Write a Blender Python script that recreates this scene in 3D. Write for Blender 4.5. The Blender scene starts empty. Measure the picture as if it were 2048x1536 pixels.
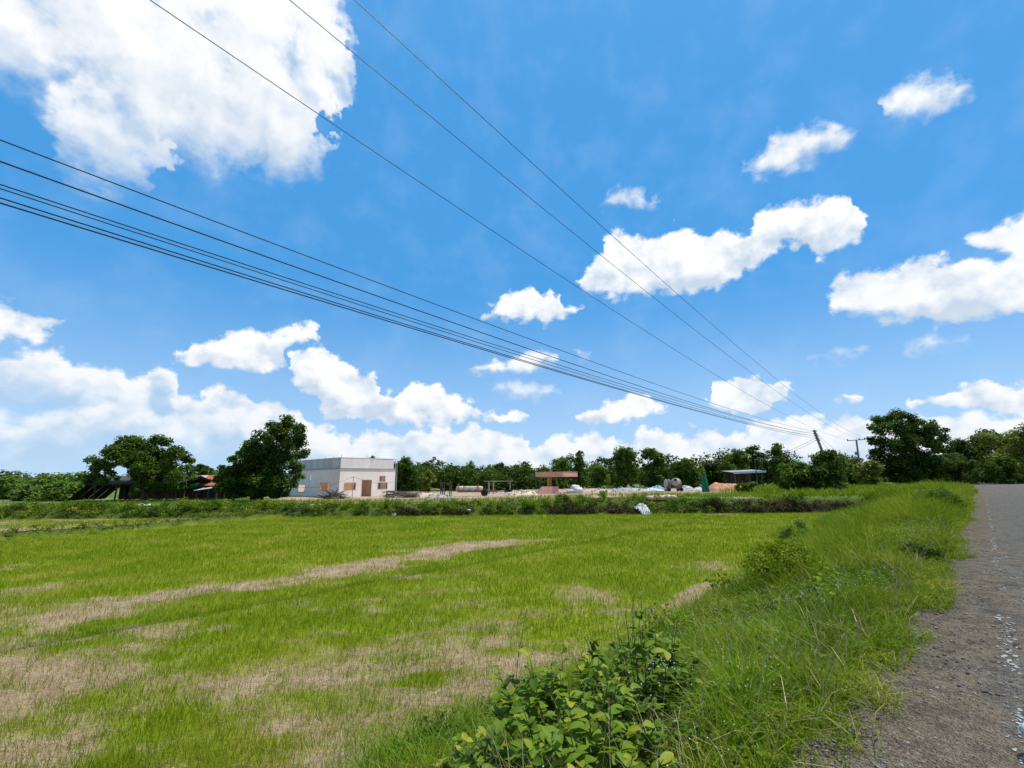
import bpy, math, random
import numpy as np
from mathutils import Matrix, Vector

# ------------------------------------------------------------------ camera, sky, sun, exposure
S = bpy.context.scene
COL = S.collection
F = 922.0                       # focal length in pixels of a 2048 wide frame
PITCH = math.radians(11.76)
ROLL = math.radians(-0.5)
EYE = Vector((0.0, 0.0, 2.5))   # the rice field is z = 0, the road z = 0.9
CM = Matrix.Rotation(math.radians(90) + PITCH, 3, 'X') @ Matrix.Rotation(ROLL, 3, 'Z')

cam_d = bpy.data.cameras.new('camera')
cam_d.sensor_width = 36.0
cam_d.lens = F / 2048 * 36
cam_d.clip_start = 0.05
cam_d.clip_end = 9000
cam = bpy.data.objects.new('camera', cam_d)
COL.objects.link(cam)
cam.matrix_world = Matrix.Translation(EYE) @ CM.to_4x4()
S.camera = cam

SUN_AZ = math.radians(80)       # clockwise from +Y (the view direction)
SUN_EL = math.radians(64)
sun_d = bpy.data.lights.new('sun', 'SUN')
sun_d.energy = 4.3
sun_d.angle = math.radians(0.53)
sun_d.color = (1.0, 0.945, 0.86)
sun = bpy.data.objects.new('sun', sun_d)
COL.objects.link(sun)
sdir = Vector((math.cos(SUN_EL) * math.sin(SUN_AZ), math.cos(SUN_EL) * math.cos(SUN_AZ), math.sin(SUN_EL)))
sun.rotation_euler = sdir.to_track_quat('Z', 'Y').to_euler()
sun.location = (60, 10, 120)

S.view_settings.view_transform = 'Standard'
S.view_settings.look = 'None'
S.view_settings.exposure = 0.2
S.view_settings.gamma = 1.0
S.view_settings.use_curve_mapping = False
S.render.engine = 'CYCLES'
S.cycles.use_denoising = True
S.cycles.max_bounces = 3
S.cycles.diffuse_bounces = 2
S.cycles.transparent_max_bounces = 6
S.cycles.sample_clamp_indirect = 4.0


def ray(px, py):
    return CM @ Vector(((px - 1024) / F, -(py - 768) / F, -1.0))


def at(px, py, Y):              # the point seen at a pixel, at distance Y along the view
    d = ray(px, py)
    return EYE + d * (Y / d.y)


def on(px, py, z=0.0):          # the point of the level z seen at a pixel
    d = ray(px, py)
    return EYE + d * ((z - EYE.z) / d.z)


def px_m(Y):                    # metres per photograph pixel at distance Y
    return Y / F


class NT:
    """tiny helper to write node trees"""
    def __init__(s, tree):
        s.t = tree; s.n = tree.nodes; s.l = tree.links

    def put(s, sock, v):
        if isinstance(v, bpy.types.NodeSocket):
            s.l.new(v, sock)
        elif v is not None:
            if sock.type == 'RGBA' and not isinstance(v, (int, float)) and len(v) == 3:
                v = (*v, 1.0)
            sock.default_value = v

    def node(s, kind, props=None, **ins):
        n = s.n.new(kind)
        for k, v in (props or {}).items():
            setattr(n, k, v)
        for k, v in ins.items():
            s.put(n.inputs[k.replace('_', ' ')] if not k.startswith('i') or not k[1:].isdigit() else n.inputs[int(k[1:])], v)
        return n

    def m(s, op, a, b=None, c=None, clamp=False):
        n = s.n.new('ShaderNodeMath'); n.operation = op; n.use_clamp = clamp
        for i, v in enumerate((a, b, c)):
            if v is not None:
                s.put(n.inputs[i], v)
        return n.outputs[0]

    def step(s, x, lo, hi, a=0.0, b=1.0):
        n = s.n.new('ShaderNodeMapRange'); n.interpolation_type = 'SMOOTHSTEP'
        for i, v in enumerate((x, lo, hi, a, b)):
            s.put(n.inputs[i], v)
        return n.outputs[0]

    def lin(s, x, lo, hi, a=0.0, b=1.0):
        n = s.n.new('ShaderNodeMapRange')
        for i, v in enumerate((x, lo, hi, a, b)):
            s.put(n.inputs[i], v)
        return n.outputs[0]

    def mix(s, f, a, b, mode='MIX'):
        n = s.n.new('ShaderNodeMix'); n.data_type = 'RGBA'; n.blend_type = mode
        s.put(n.inputs[0], f); s.put(n.inputs[6], a); s.put(n.inputs[7], b)
        return n.outputs[2]

    def noise(s, vec, scale, detail=4.0, rough=0.55, dist=0.0, out=0, two=False):
        n = s.n.new('ShaderNodeTexNoise')
        if two:
            n.noise_dimensions = '2D'
        if vec is not None:
            s.put(n.inputs['Vector'], vec)
        n.inputs['Scale'].default_value = scale
        n.inputs['Detail'].default_value = detail
        n.inputs['Roughness'].default_value = rough
        n.inputs['Distortion'].default_value = dist
        return n.outputs[out]

    def xyz(s, x=0.0, y=0.0, z=0.0):
        n = s.n.new('ShaderNodeCombineXYZ')
        s.put(n.inputs[0], x); s.put(n.inputs[1], y); s.put(n.inputs[2], z)
        return n.outputs[0]


def build_world():
    w = bpy.data.worlds.new('World')
    S.world = w
    w.use_nodes = True
    t = NT(w.node_tree)
    t.n.clear()
    sky = t.node('ShaderNodeTexSky', dict(sky_type='NISHITA', sun_disc=False, sun_elevation=SUN_EL, sun_rotation=SUN_AZ,
                                          altitude=0.0, air_density=1.0, dust_density=0.35, ozone_density=3.0))
    skyc = t.node('ShaderNodeHueSaturation', Saturation=SKY_SAT, Value=SKY_VAL, Hue=SKY_HUE, Color=sky.outputs[0]).outputs[0]
    tc = t.n.new('ShaderNodeTexCoord').outputs['Generated']
    sep = t.n.new('ShaderNodeSeparateXYZ')
    t.l.new(tc, sep.inputs[0])
    x, y, z = sep.outputs
    D = 180 / math.pi
    az0 = t.m('MULTIPLY', t.m('ARCTAN2', x, y), D)
    el0 = t.m('MULTIPLY', t.m('ARCSINE', z), D)
    # billows: the outline of every cloud is pushed in and out by fractal noise
    pol = t.xyz(az0, t.m('MULTIPLY', el0, 1.25), 0.0)
    nz = t.n.new('ShaderNodeTexNoise')
    t.l.new(pol, nz.inputs['Vector'])
    nz.noise_dimensions = '2D'
    nz.inputs['Scale'].default_value = 0.42; nz.inputs['Detail'].default_value = 5; nz.inputs['Roughness'].default_value = 0.6
    sp = t.n.new('ShaderNodeSeparateColor')
    t.l.new(nz.outputs['Color'], sp.inputs[0])
    az = t.m('MULTIPLY_ADD', t.m('SUBTRACT', sp.outputs[0], 0.5), 2.6, az0)
    el = t.m('MULTIPLY_ADD', t.m('SUBTRACT', sp.outputs[1], 0.5), 2.2, el0)
    bil = t.m('SUBTRACT', sp.outputs[2], 0.5)
    vor = t.n.new('ShaderNodeTexVoronoi'); vor.feature = 'F1'; vor.voronoi_dimensions = '2D'
    t.l.new(pol, vor.inputs['Vector'])
    vor.inputs['Scale'].default_value = 0.55
    puff = t.m('SUBTRACT', 0.45, vor.outputs['Distance'])
    n2 = t.noise(pol, 0.16, 4, 0.55, two=True)
    n2s = t.noise(t.xyz(t.m('ADD', az0, 0.9), t.m('MULTIPLY_ADD', el0, 1.25, 1.6), 0.0), 0.16, 4, 0.55, two=True)
    relief = t.m('SUBTRACT', n2, n2s)
    un = t.lin(az, -60.0, 60.0)
    az_h = t.m('MULTIPLY_ADD', t.m('SUBTRACT', n2, 0.5), 9.0, az)
    el_h = t.m('MULTIPLY_ADD', t.m('SUBTRACT', n2s, 0.5), 6.0, el)
    un_h = t.lin(az_h, -60.0, 60.0)

    def curve(pts, fill, u=None):
        c = t.n.new('ShaderNodeFloatCurve')
        t.l.new(u or un, c.inputs['Value'])
        m = c.mapping
        cv = m.curves[0]
        q = []
        lastx = -1.0
        full = [(0.0, fill)] + [p for p in pts if 0.002 < p[0] < 0.998] + [(1.0, fill if not pts or pts[-1][0] < 0.998 else pts[-1][1])]
        for a_, e_ in full:
            if a_ <= lastx + 0.0004:
                a_ = lastx + 0.0004
            q.append((a_, min(max(e_, 0.0), 1.0))); lastx = a_
        cv.points[0].location = q[0]; cv.points[1].location = q[-1]
        for p in q[1:-1]:
            cv.points.new(*p)
        for p in cv.points:
            p.handle_type = 'VECTOR'
        m.update()
        return t.m('MULTIPLY', c.outputs[0], 90.0)

    def ae(p):
        d = ray(*p)
        return ((math.degrees(math.atan2(d.x, d.y)) + 60) / 120, math.degrees(math.atan2(d.z, math.hypot(d.x, d.y))) / 90)

    skyc = t.mix(0.86, skyc, tuple(v / WS for v in (0.060, 0.305, 0.685)))
    skyc = t.mix(t.m('MULTIPLY', t.step(n2, 0.40, 0.80), 0.09), skyc, tuple(v / WS for v in (0.55, 0.72, 0.92)))
    skyc = t.mix(t.m('MULTIPLY', t.step(el0, 38.0, 58.0), 0.25), skyc, tuple(v / WS for v in (0.16, 0.42, 0.80)))
    col = skyc
    # air: the sky pales towards the horizon
    haze = t.step(el0, 24.0, -2.0)
    col = t.mix(t.m('MULTIPLY', haze, 0.55), col, tuple(v / WS for v in (0.62, 0.80, 0.97)))
    # clouds beyond the picture go on as the ones in it
    zc = t.m('MAXIMUM', z, 0.06)
    plane = t.xyz(t.m('DIVIDE', x, zc), t.m('DIVIDE', y, zc), 0.0)
    far = t.noise(plane, 0.55, 5, 0.58, two=True)
    away = t.m('MAXIMUM', t.step(t.m('ABSOLUTE', az0), 52.0, 62.0), t.step(el0, 52.0, 66.0))
    fa = t.m('MULTIPLY', t.step(far, 0.52, 0.62), t.m('MULTIPLY', away, t.step(el0, -1.0, 4.0)))
    col = t.mix(fa, col, tuple(v / WS for v in (0.92, 0.95, 1.0)))
    for clouds, soft, strength, kind in CLOUD_LAYERS:
        tops, bots = [], []
        for top, bot in sorted(clouds if kind != 'bank' else [], key=lambda c: ae(c[0][0])[0]):
            tp = sorted(ae(p) for p in top); bp = sorted(ae(p) for p in bot)
            a0 = min(tp[0][0], bp[0][0]); a1 = max(tp[-1][0], bp[-1][0])
            mid0 = (tp[0][1] + bp[0][1]) / 2; mid1 = (tp[-1][1] + bp[-1][1]) / 2
            e0 = a0 - 0.012; e1 = a1 + 0.012
            tops += [(e0 - 0.004, 0.0), (e0, max(mid0 - 0.02, 0))] + tp + [(e1, max(mid1 - 0.02, 0)), (e1 + 0.004, 0.0)]
            bots += [(e0 - 0.004, 0.9), (e0, mid0 + 0.02)] + bp + [(e1, mid1 + 0.02), (e1 + 0.004, 0.9)]
        if kind == 'bank':
            top = curve([ae(p) for c in clouds for p in c[0]], ae(clouds[0][0][0])[1])
            up = t.m('SUBTRACT', top, el)
            m = up
            rel = t.step(up, 4.2, 0.0)
            fade = t.step(up, 7.0, 0.8, 0.12, 1.0)
            fade = t.m('MULTIPLY', fade, t.m('MAXIMUM', t.lin(n2, 0.34, 0.52, 0.80, 1.0), t.step(up, 3.5, 1.0)))
            fade = t.m('MINIMUM', fade, 1.0)
        else:
            u_, e_ = (un_h, el_h) if kind == 'high' else (un, el)
            top = curve(tops, 0.0, u_); bot = curve(bots, 0.9, u_)
            up = t.m('SUBTRACT', top, e_); dn = t.m('SUBTRACT', e_, bot)
            m = t.m('MINIMUM', up, t.m('MULTIPLY', dn, 0.8))
            rel = t.step(t.m('DIVIDE', dn, t.m('MAXIMUM', t.m('ADD', up, dn), 0.5)), 0.0, 0.85)
            fade = 1.0
        m = t.m('MULTIPLY_ADD', bil, 1.5 if kind != 'high' else 2.4, m)
        m = t.m('MULTIPLY_ADD', puff, 0.8 if kind not in ('gap', 'high') else 0.0, m)
        a = t.m('MULTIPLY', t.step(m, -0.35 * soft, 0.9 * soft), strength)
        if kind == 'bank':
            a = t.m('MULTIPLY', a, fade)
        if kind == 'high':
            a = t.m('MULTIPLY', a, t.lin(n2, 0.24, 0.40, 0.55, 1.0))
            a = t.m('MINIMUM', a, 1.0)
        lit = t.m('ADD', t.m('MULTIPLY', rel, 0.75 if kind != 'bank' else 0.95), t.m('MULTIPLY_ADD', relief, {'bank': 2.0, 'high': 2.0}.get(kind, 3.2), {'bank': 0.08, 'high': 0.34}.get(kind, 0.22)), clamp=True)
        lit = t.m('MULTIPLY_ADD', puff, 0.35 if kind != 'high' else 0.08, lit, clamp=True)
        cc = t.mix(lit, tuple(v / WS for v in ((0.52, 0.62, 0.74) if kind != 'bank' else (0.44, 0.58, 0.74))), tuple(v / WS for v in ((0.90, 0.905, 0.92) if kind != 'bank' else (0.83, 0.85, 0.875))))
        if kind == 'gap':
            cc = skyc
        col = t.mix(a, col, cc)
    bg = t.node('ShaderNodeBackground', Color=col, Strength=WS)
    out = t.n.new('ShaderNodeOutputWorld')
    t.l.new(bg.outputs[0], out.inputs[0])
    w.cycles.sampling_method = 'MANUAL'
    w.cycles.sample_map_resolution = 512


WS, SKY_SAT, SKY_VAL, SKY_HUE = 0.10, 1.22, 1.75, 0.5
CLOUD_LAYERS = [
    # (clouds as (upper outline, lower outline) in bearings taken from the photograph, edge softness, strength, kind)
    ([([(-120, 725), (0, 714), (65, 695), (102, 698), (123, 710), (140, 724), (164, 724), (178, 733), (198, 729), (222, 738), (236, 734),
        (253, 755), (301, 756), (311, 738), (331, 731), (352, 738), (362, 762), (366, 782), (383, 786), (403, 796), (407, 782), (427, 770),
        (455, 768), (472, 779), (492, 782), (506, 799), (523, 799), (547, 803), (574, 820), (598, 827), (602, 847), (632, 854), (660, 857),
        (670, 869), (702, 880), (737, 864), (778, 861), (805, 871), (819, 857), (860, 854), (890, 854), (925, 861), (949, 847), (976, 861),
        (1027, 864), (1044, 871), (1060, 897), (1078, 900), (1089, 881), (1102, 871), (1119, 866), (1137, 874), (1174, 862), (1215, 868),
        (1258, 880), (1281, 863), (1320, 857), (1363, 867), (1379, 876), (1414, 861), (1433, 857), (1453, 867), (1484, 870), (1492, 855),
        (1515, 837), (1546, 837), (1562, 843), (1612, 830), (1636, 833), (1648, 847), (1663, 843), (1683, 833), (1718, 828), (1737, 839),
        (1780, 850), (1835, 830), (1909, 828), (1950, 824), (2048, 824), (2140, 820)], [])], 0.7, 1.0, 'bank'),
    ([([(-120, 835), (0, 828), (60, 838), (120, 822), (190, 800), (250, 792), (290, 812), (330, 838), (380, 815), (430, 822), (480, 812), (530, 836), (590, 868), (640, 880), (700, 896), (760, 884), (830, 876), (880, 890),
        (950, 880), (1010, 888), (1060, 905), (1120, 895), (1180, 886), (1260, 898), (1330, 884), (1400, 893), (1450, 884), (1520, 872), (1600, 866), (1680, 868), (1750, 880), (1850, 858), (1950, 862), (2048, 856), (2140, 850)], [])], 1.3, 0.85, 'bank'),
    ([([(577, 741), (584, 714), (601, 697), (622, 690), (642, 693), (656, 707), (668, 714), (685, 727), (703, 722), (713, 748), (747, 748),
        (757, 762), (764, 783), (785, 785), (795, 799), (805, 779), (832, 768), (873, 768), (890, 782), (914, 789), (935, 803), (952, 815),
        (969, 823), (986, 820), (1008, 828), (1030, 818), (1051, 823), (1060, 832)],
       [(577, 745), (600, 775), (630, 795), (650, 838), (700, 842), (760, 840), (800, 845), (870, 850), (930, 845), (955, 828), (985, 843), (1030, 848), (1060, 836)]),
      ([(1150, 833), (1181, 816), (1205, 804), (1232, 799), (1263, 787), (1287, 785), (1305, 800), (1332, 814)],
       [(1150, 840), (1200, 848), (1273, 845), (1308, 839), (1332, 822)]),
      ([(1350, 845), (1362, 836), (1375, 836), (1385, 846)], [(1350, 852), (1370, 854), (1385, 852)]),
      ([(1405, 793), (1418, 777), (1449, 757), (1484, 754), (1523, 755), (1546, 765), (1562, 760), (1577, 773), (1597, 785)],
       [(1405, 800), (1430, 820), (1480, 828), (1540, 822), (1560, 805), (1597, 790)]),
      ([(1668, 798), (1690, 789), (1710, 790), (1720, 797)], [(1668, 802), (1700, 806), (1720, 801)]),
      ([(1823, 802), (1858, 798), (1881, 785), (1912, 775), (1948, 765), (1990, 763), (2014, 775), (2048, 769), (2140, 760)],
       [(1823, 812), (1900, 818), (2048, 830), (2140, 830)])], 0.55, 0.97, 'heap'),
    ([([(-120, 590), (0, 603), (14, 604), (17, 621), (48, 618), (62, 627), (85, 630), (106, 639), (123, 637), (144, 641)],
       [(-120, 690), (0, 683), (20, 676), (51, 678), (89, 683), (103, 673), (115, 656), (144, 646)]),
      ([(350, 707), (369, 690), (379, 681), (410, 680), (441, 669), (465, 657), (492, 655), (519, 661), (547, 661), (564, 662), (577, 647), (615, 643), (629, 652)],
       [(350, 711), (386, 731), (444, 738), (513, 745), (554, 738), (572, 717), (580, 693), (608, 690), (629, 680)]),
      ([(960, 632), (972, 621), (986, 615), (996, 598), (1010, 589), (1044, 582), (1058, 579), (1085, 584), (1109, 580), (1117, 595), (1122, 611), (1140, 611), (1177, 615)],
       [(960, 635), (993, 642), (1031, 647), (1048, 640), (1072, 645), (1095, 647), (1130, 632), (1167, 625), (1177, 618)]),
      ([(1200, 490), (1210, 465), (1250, 460), (1285, 475), (1300, 473), (1335, 472), (1350, 455), (1380, 450), (1400, 460),
        (1420, 470), (1450, 455), (1480, 470), (1500, 468), (1510, 430), (1525, 415), (1560, 415), (1600, 402), (1640, 400), (1680, 388), (1700, 395), (1708, 420), (1735, 443)],
       [(1165, 545), (1190, 588), (1230, 595), (1280, 590), (1340, 585), (1420, 580), (1460, 565), (1510, 545), (1540, 510), (1560, 485), (1610, 495), (1640, 515), (1660, 510), (1710, 480), (1735, 450)]),
      ([(1735, 545), (1800, 525), (1850, 520), (1895, 515), (1960, 516), (2048, 505), (2140, 490)],
       [(1735, 630), (1790, 640), (1860, 650), (1930, 645), (1990, 632), (2048, 625), (2140, 615)])], 0.7, 0.98, 'heap'),
    ([([(1160, 560), (1168, 540), (1185, 522), (1200, 505), (1230, 500)], [(1160, 575), (1185, 588), (1230, 590)]),
      ([(940, 738), (960, 727), (1000, 722), (1020, 718), (1045, 708), (1080, 700), (1110, 705)], [(940, 742), (960, 745), (1050, 745), (1110, 735)]),
      ([(1652, 580), (1665, 560), (1690, 540), (1720, 540), (1770, 538), (1840, 522)], [(1652, 600), (1670, 630), (1720, 628), (1770, 638), (1840, 648)]),
      ([(1932, 472), (1965, 452), (2010, 450), (2025, 435), (2048, 418), (2140, 380)], [(1932, 480), (1960, 500), (1990, 514), (2048, 530), (2140, 530)])], 0.9, 0.93, 'heap'),
    ([([(988, 775), (1010, 763), (1040, 762), (1060, 770), (1100, 772), (1122, 783)], [(988, 780), (1010, 782), (1030, 798), (1080, 799), (1122, 790)]),
      ([(1130, 712), (1150, 704), (1180, 716)], [(1130, 722), (1180, 722)]),
      ([(1630, 712), (1650, 703), (1680, 695), (1715, 690)], [(1630, 716), (1680, 714), (1715, 702)]),
      ([(1800, 697), (1815, 685), (1860, 672), (1900, 682), (1945, 680)], [(1800, 704), (1830, 708), (1880, 697), (1945, 686)])], 1.6, 0.72, 'heap'),
    ([([(-160, -420), (0, -380), (400, -340), (620, -160), (690, -40), (704, 10)],
       [(-160, 120), (0, 152), (74, 186), (90, 223), (104, 300), (141, 330), (197, 356), (252, 375), (316, 362), (330, 308), (390, 323), (475, 345),
        (519, 325), (549, 345), (612, 351), (638, 334), (655, 300), (668, 220), (690, 170), (702, 120), (706, 60)])], 3.4, 1.0, 'high'),
    ([([(1203, 408), (1215, 392), (1240, 378), (1265, 376), (1285, 385), (1300, 400), (1315, 398)], [(1203, 416), (1215, 410), (1240, 404), (1265, 412), (1285, 415), (1315, 408)]),
      ([(1490, 335), (1500, 322), (1530, 300), (1538, 280), (1560, 270), (1600, 255), (1650, 242), (1680, 258), (1710, 262)],
       [(1490, 345), (1510, 354), (1550, 350), (1600, 335), (1660, 310), (1700, 285), (1710, 270)]),
      ([(1750, 210), (1768, 195), (1782, 180), (1800, 154), (1830, 158), (1860, 158), (1893, 146), (1920, 162), (1942, 168)],
       [(1750, 222), (1790, 238), (1830, 240), (1870, 232), (1915, 205), (1942, 180)])], 1.5, 0.93, 'heap'),
    ([([(312, 18), (350, 25), (380, 50), (395, 70)], [(312, 30), (355, 85), (380, 92), (395, 88)]),
      ([(205, 205), (230, 175), (270, 215), (310, 275)], [(205, 215), (240, 270), (285, 302), (310, 292)]),
      ([(580, 140), (600, 150), (640, 190), (655, 240)], [(580, 160), (610, 210), (640, 245), (655, 260)])], 2.2, 0.40, 'gap'),
]
build_world()

# ------------------------------------------------------------------ helpers
R2 = math.sqrt(0.5)
rng = np.random.default_rng(7)
random.seed(7)


def tag(o, label=None, cat=None, group=None, kind=None):
    for k, v in (('label', label), ('category', cat), ('group', group), ('kind', kind)):
        if v:
            o[k] = v
    return o


def empty(name, loc=(0, 0, 0), rz=0.0):
    o = bpy.data.objects.new(name, None)
    o.location = loc
    o.rotation_euler = (0, 0, rz)
    o.empty_display_size = 0.2
    COL.objects.link(o)
    return o


def link(name, me, parent=None, loc=None, rot=None, scale=None):
    o = bpy.data.objects.new(name, me)
    if parent:
        o.parent = parent
    if loc is not None:
        o.location = loc
    if rot is not None:
        o.rotation_euler = rot
    if scale is not None:
        o.scale = scale
    COL.objects.link(o)
    return o


def mesh_np(name, V, faces, mat=None, smooth=False, attrs=None):
    """faces: list of (n, k) integer arrays"""
    me = bpy.data.meshes.new(name)
    V = np.asarray(V, dtype=np.float32).reshape(-1, 3)
    me.vertices.add(len(V))
    me.vertices.foreach_set('co', V.ravel())
    faces = [np.asarray(f, dtype=np.int32) for f in faces if len(f)]
    idx = np.concatenate([f.ravel() for f in faces])
    tot = np.concatenate([np.full(len(f), f.shape[1], dtype=np.int32) for f in faces])
    start = np.concatenate([[0], np.cumsum(tot)[:-1]]).astype(np.int32)
    me.loops.add(len(idx))
    me.loops.foreach_set('vertex_index', idx)
    me.polygons.add(len(tot))
    me.polygons.foreach_set('loop_start', start)
    if smooth:
        me.polygons.foreach_set('use_smooth', np.ones(len(tot), dtype=bool))
    for k, a in (attrs or {}).items():
        at_ = me.attributes.new(k, 'FLOAT', 'POINT')
        at_.data.foreach_set('value', np.asarray(a, dtype=np.float32))
    me.update(calc_edges=True)
    if not smooth:
        me.shade_flat()
    if mat:
        me.materials.append(mat)
    return me


class MB:
    """collects solids, then builds ONE mesh"""
    def __init__(s):
        s.v = []; s.f = {}; s.n = 0

    def add(s, V, faces):
        V = np.asarray(V, dtype=float).reshape(-1, 3)
        s.v.append(V)
        for f in faces:
            s.f.setdefault(len(f), []).append([i + s.n for i in f])
        s.n += len(V)
        return s

    def hexa(s, P):             # 8 corners: bottom loop then top loop
        return s.add(P, [(3, 2, 1, 0), (4, 5, 6, 7), (0, 1, 5, 4), (1, 2, 6, 5), (2, 3, 7, 6), (3, 0, 4, 7)])

    def box(s, c, size, rz=0.0, tilt=None):
        hx, hy, hz = size[0] / 2, size[1] / 2, size[2] / 2
        P = np.array([(-hx, -hy, -hz), (hx, -hy, -hz), (hx, hy, -hz), (-hx, hy, -hz), (-hx, -hy, hz), (hx, -hy, hz), (hx, hy, hz), (-hx, hy, hz)])
        M = Matrix.Rotation(rz, 3, 'Z')
        if tilt:
            M = M @ Matrix.Rotation(tilt[0], 3, 'X') @ Matrix.Rotation(tilt[1], 3, 'Y')
        return s.hexa(P @ np.array(M).T + np.array(c))

    def tube(s, pts, radii, seg=8, cap=True):
        pts = [Vector(p) for p in pts]
        if not hasattr(radii, '__len__'):
            radii = [radii] * len(pts)
        rings = []
        for i, p in enumerate(pts):
            d = (pts[min(i + 1, len(pts) - 1)] - pts[max(i - 1, 0)]).normalized()
            a = d.cross(Vector((0, 0, 1)) if abs(d.z) < 0.9 else Vector((1, 0, 0))).normalized()
            b = d.cross(a)
            rings.append([tuple(p + (a * math.cos(q) + b * math.sin(q)) * radii[i]) for q in (2 * math.pi * k / seg for k in range(seg))])
        V = [v for r in rings for v in r]
        fs = []
        for i in range(len(pts) - 1):
            for k in range(seg):
                k2 = (k + 1) % seg
                fs.append((i * seg + k, i * seg + k2, (i + 1) * seg + k2, (i + 1) * seg + k))
        if cap:
            fs.append(tuple(reversed(range(seg)))); fs.append(tuple((len(pts) - 1) * seg + k for k in range(seg)))
        return s.add(V, fs)

    def lathe(s, prof, seg=20, M=None, open_end=False):
        V = []
        for r, z in prof:
            for k in range(seg):
                q = 2 * math.pi * k / seg
                V.append((r * math.cos(q), r * math.sin(q), z))
        V = np.array(V)
        if M is not None:
            V = V @ np.array(M.to_3x3()).T + np.array(M.translation)
        fs = []
        for i in range(len(prof) - 1):
            for k in range(seg):
                k2 = (k + 1) % seg
                fs.append((i * seg + k, i * seg + k2, (i + 1) * seg + k2, (i + 1) * seg + k))
        if not open_end:
            fs.append(tuple(reversed(range(seg)))); fs.append(tuple((len(prof) - 1) * seg + k for k in range(seg)))
        return s.add(V, fs)

    def build(s, name, mat, parent=None, smooth=False, loc=None):
        me = mesh_np(name, np.concatenate(s.v), [np.array(v) for v in s.f.values()], mat, smooth)
        return link(name, me, parent, loc)


_perm = np.random.default_rng(3).random((256, 256))


def vnoise(x, y, sc, octv=4, rough=0.5):
    x = np.asarray(x, dtype=float) / sc; y = np.asarray(y, dtype=float) / sc
    out = np.zeros(np.broadcast(x, y).shape); amp = 1.0; tot = 0.0
    for o in range(octv):
        xi = np.floor(x).astype(int); yi = np.floor(y).astype(int)
        fx = x - xi; fy = y - yi
        fx = fx * fx * (3 - 2 * fx); fy = fy * fy * (3 - 2 * fy)
        g = lambda a, b: _perm[(a + o * 37) % 256, (b + o * 91) % 256]
        out += amp * ((g(xi, yi) * (1 - fx) + g(xi + 1, yi) * fx) * (1 - fy) + (g(xi, yi + 1) * (1 - fx) + g(xi + 1, yi + 1) * fx) * fy)
        tot += amp; amp *= rough; x = x * 2.03; y = y * 2.03
    return out / tot


def sstep(x, a, b):
    q = np.clip((np.asarray(x, dtype=float) - a) / (b - a), 0, 1)
    return q * q * (3 - 2 * q)


# ------------------------------------------------------------------ materials
def mat(name, build):
    m = bpy.data.materials.new(name)
    m.use_nodes = True
    t = NT(m.node_tree)
    t.n.clear()
    sh = build(t)
    out = t.n.new('ShaderNodeOutputMaterial')
    t.l.new(sh, out.inputs[0])
    return m


def attr(t, name):
    n = t.n.new('ShaderNodeAttribute'); n.attribute_name = name
    return n.outputs['Fac']


def pos(t):
    return t.n.new('ShaderNodeNewGeometry').outputs['Position']


def objco(t):
    return t.n.new('ShaderNodeTexCoord').outputs['Object']


def bump(t, h, strength=0.4, dist=0.02):
    return t.node('ShaderNodeBump', Strength=strength, Distance=dist, Height=h).outputs[0]


def bsdf(t, col, rough=0.8, spec=0.3, normal=None, metal=0.0):
    n = t.node('ShaderNodeBsdfPrincipled', Roughness=rough, Metallic=metal)
    t.put(n.inputs['Base Color'], col)
    n.inputs['Specular IOR Level'].default_value = spec
    if normal is not None:
        t.l.new(normal, n.inputs['Normal'])
    return n.outputs[0]


def leaf_mat(name, dark, mid, light, trans=0.3, rough=0.5, spec=0.25, sc=0.35, amp=1.1, vary=0.16):
    def b(t):
        f = attr(t, 'tint')
        big = t.noise(pos(t), sc, 3)
        rnd = t.node('ShaderNodeObjectInfo').outputs['Random']
        f2 = t.m('ADD', t.m('MULTIPLY', f, 0.65), t.m('MULTIPLY_ADD', big, amp, -0.5 * amp + 0.15), clamp=True)
        f2 = t.m('ADD', f2, t.m('MULTIPLY_ADD', rnd, vary, -0.5 * vary), clamp=True)
        c = t.mix(t.step(f2, 0.0, 0.55), dark, mid)
        c = t.mix(t.step(f2, 0.5, 1.0), c, light)
        s = bsdf(t, c, rough, spec)
        tr = t.node('ShaderNodeBsdfTranslucent')
        t.put(tr.inputs[0], t.mix(0.35, c, (0.20, 0.28, 0.01), 'MIX'))
        mx = t.node('ShaderNodeMixShader', Fac=trans)
        t.l.new(s, mx.inputs[1]); t.l.new(tr.outputs[0], mx.inputs[2])
        return mx.outputs[0]
    return mat(name, b)


def plain(name, a, b_, sc=3.0, rough=0.8, spec=0.3, bsc=30.0, bst=0.3, bd=0.01, metal=0.0, stretch=None):
    def b(t):
        co = objco(t)
        if stretch:
            mp = t.node('ShaderNodeMapping', Vector=co)
            mp.inputs['Scale'].default_value = stretch
            co = mp.outputs[0]
        n = t.noise(co, sc, 6, 0.6)
        c = t.mix(t.step(n, 0.32, 0.68), a, b_)
        nb = t.noise(co, bsc, 4)
        return bsdf(t, c, rough, spec, bump(t, nb, bst, bd), metal)
    return mat(name, b)


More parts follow.
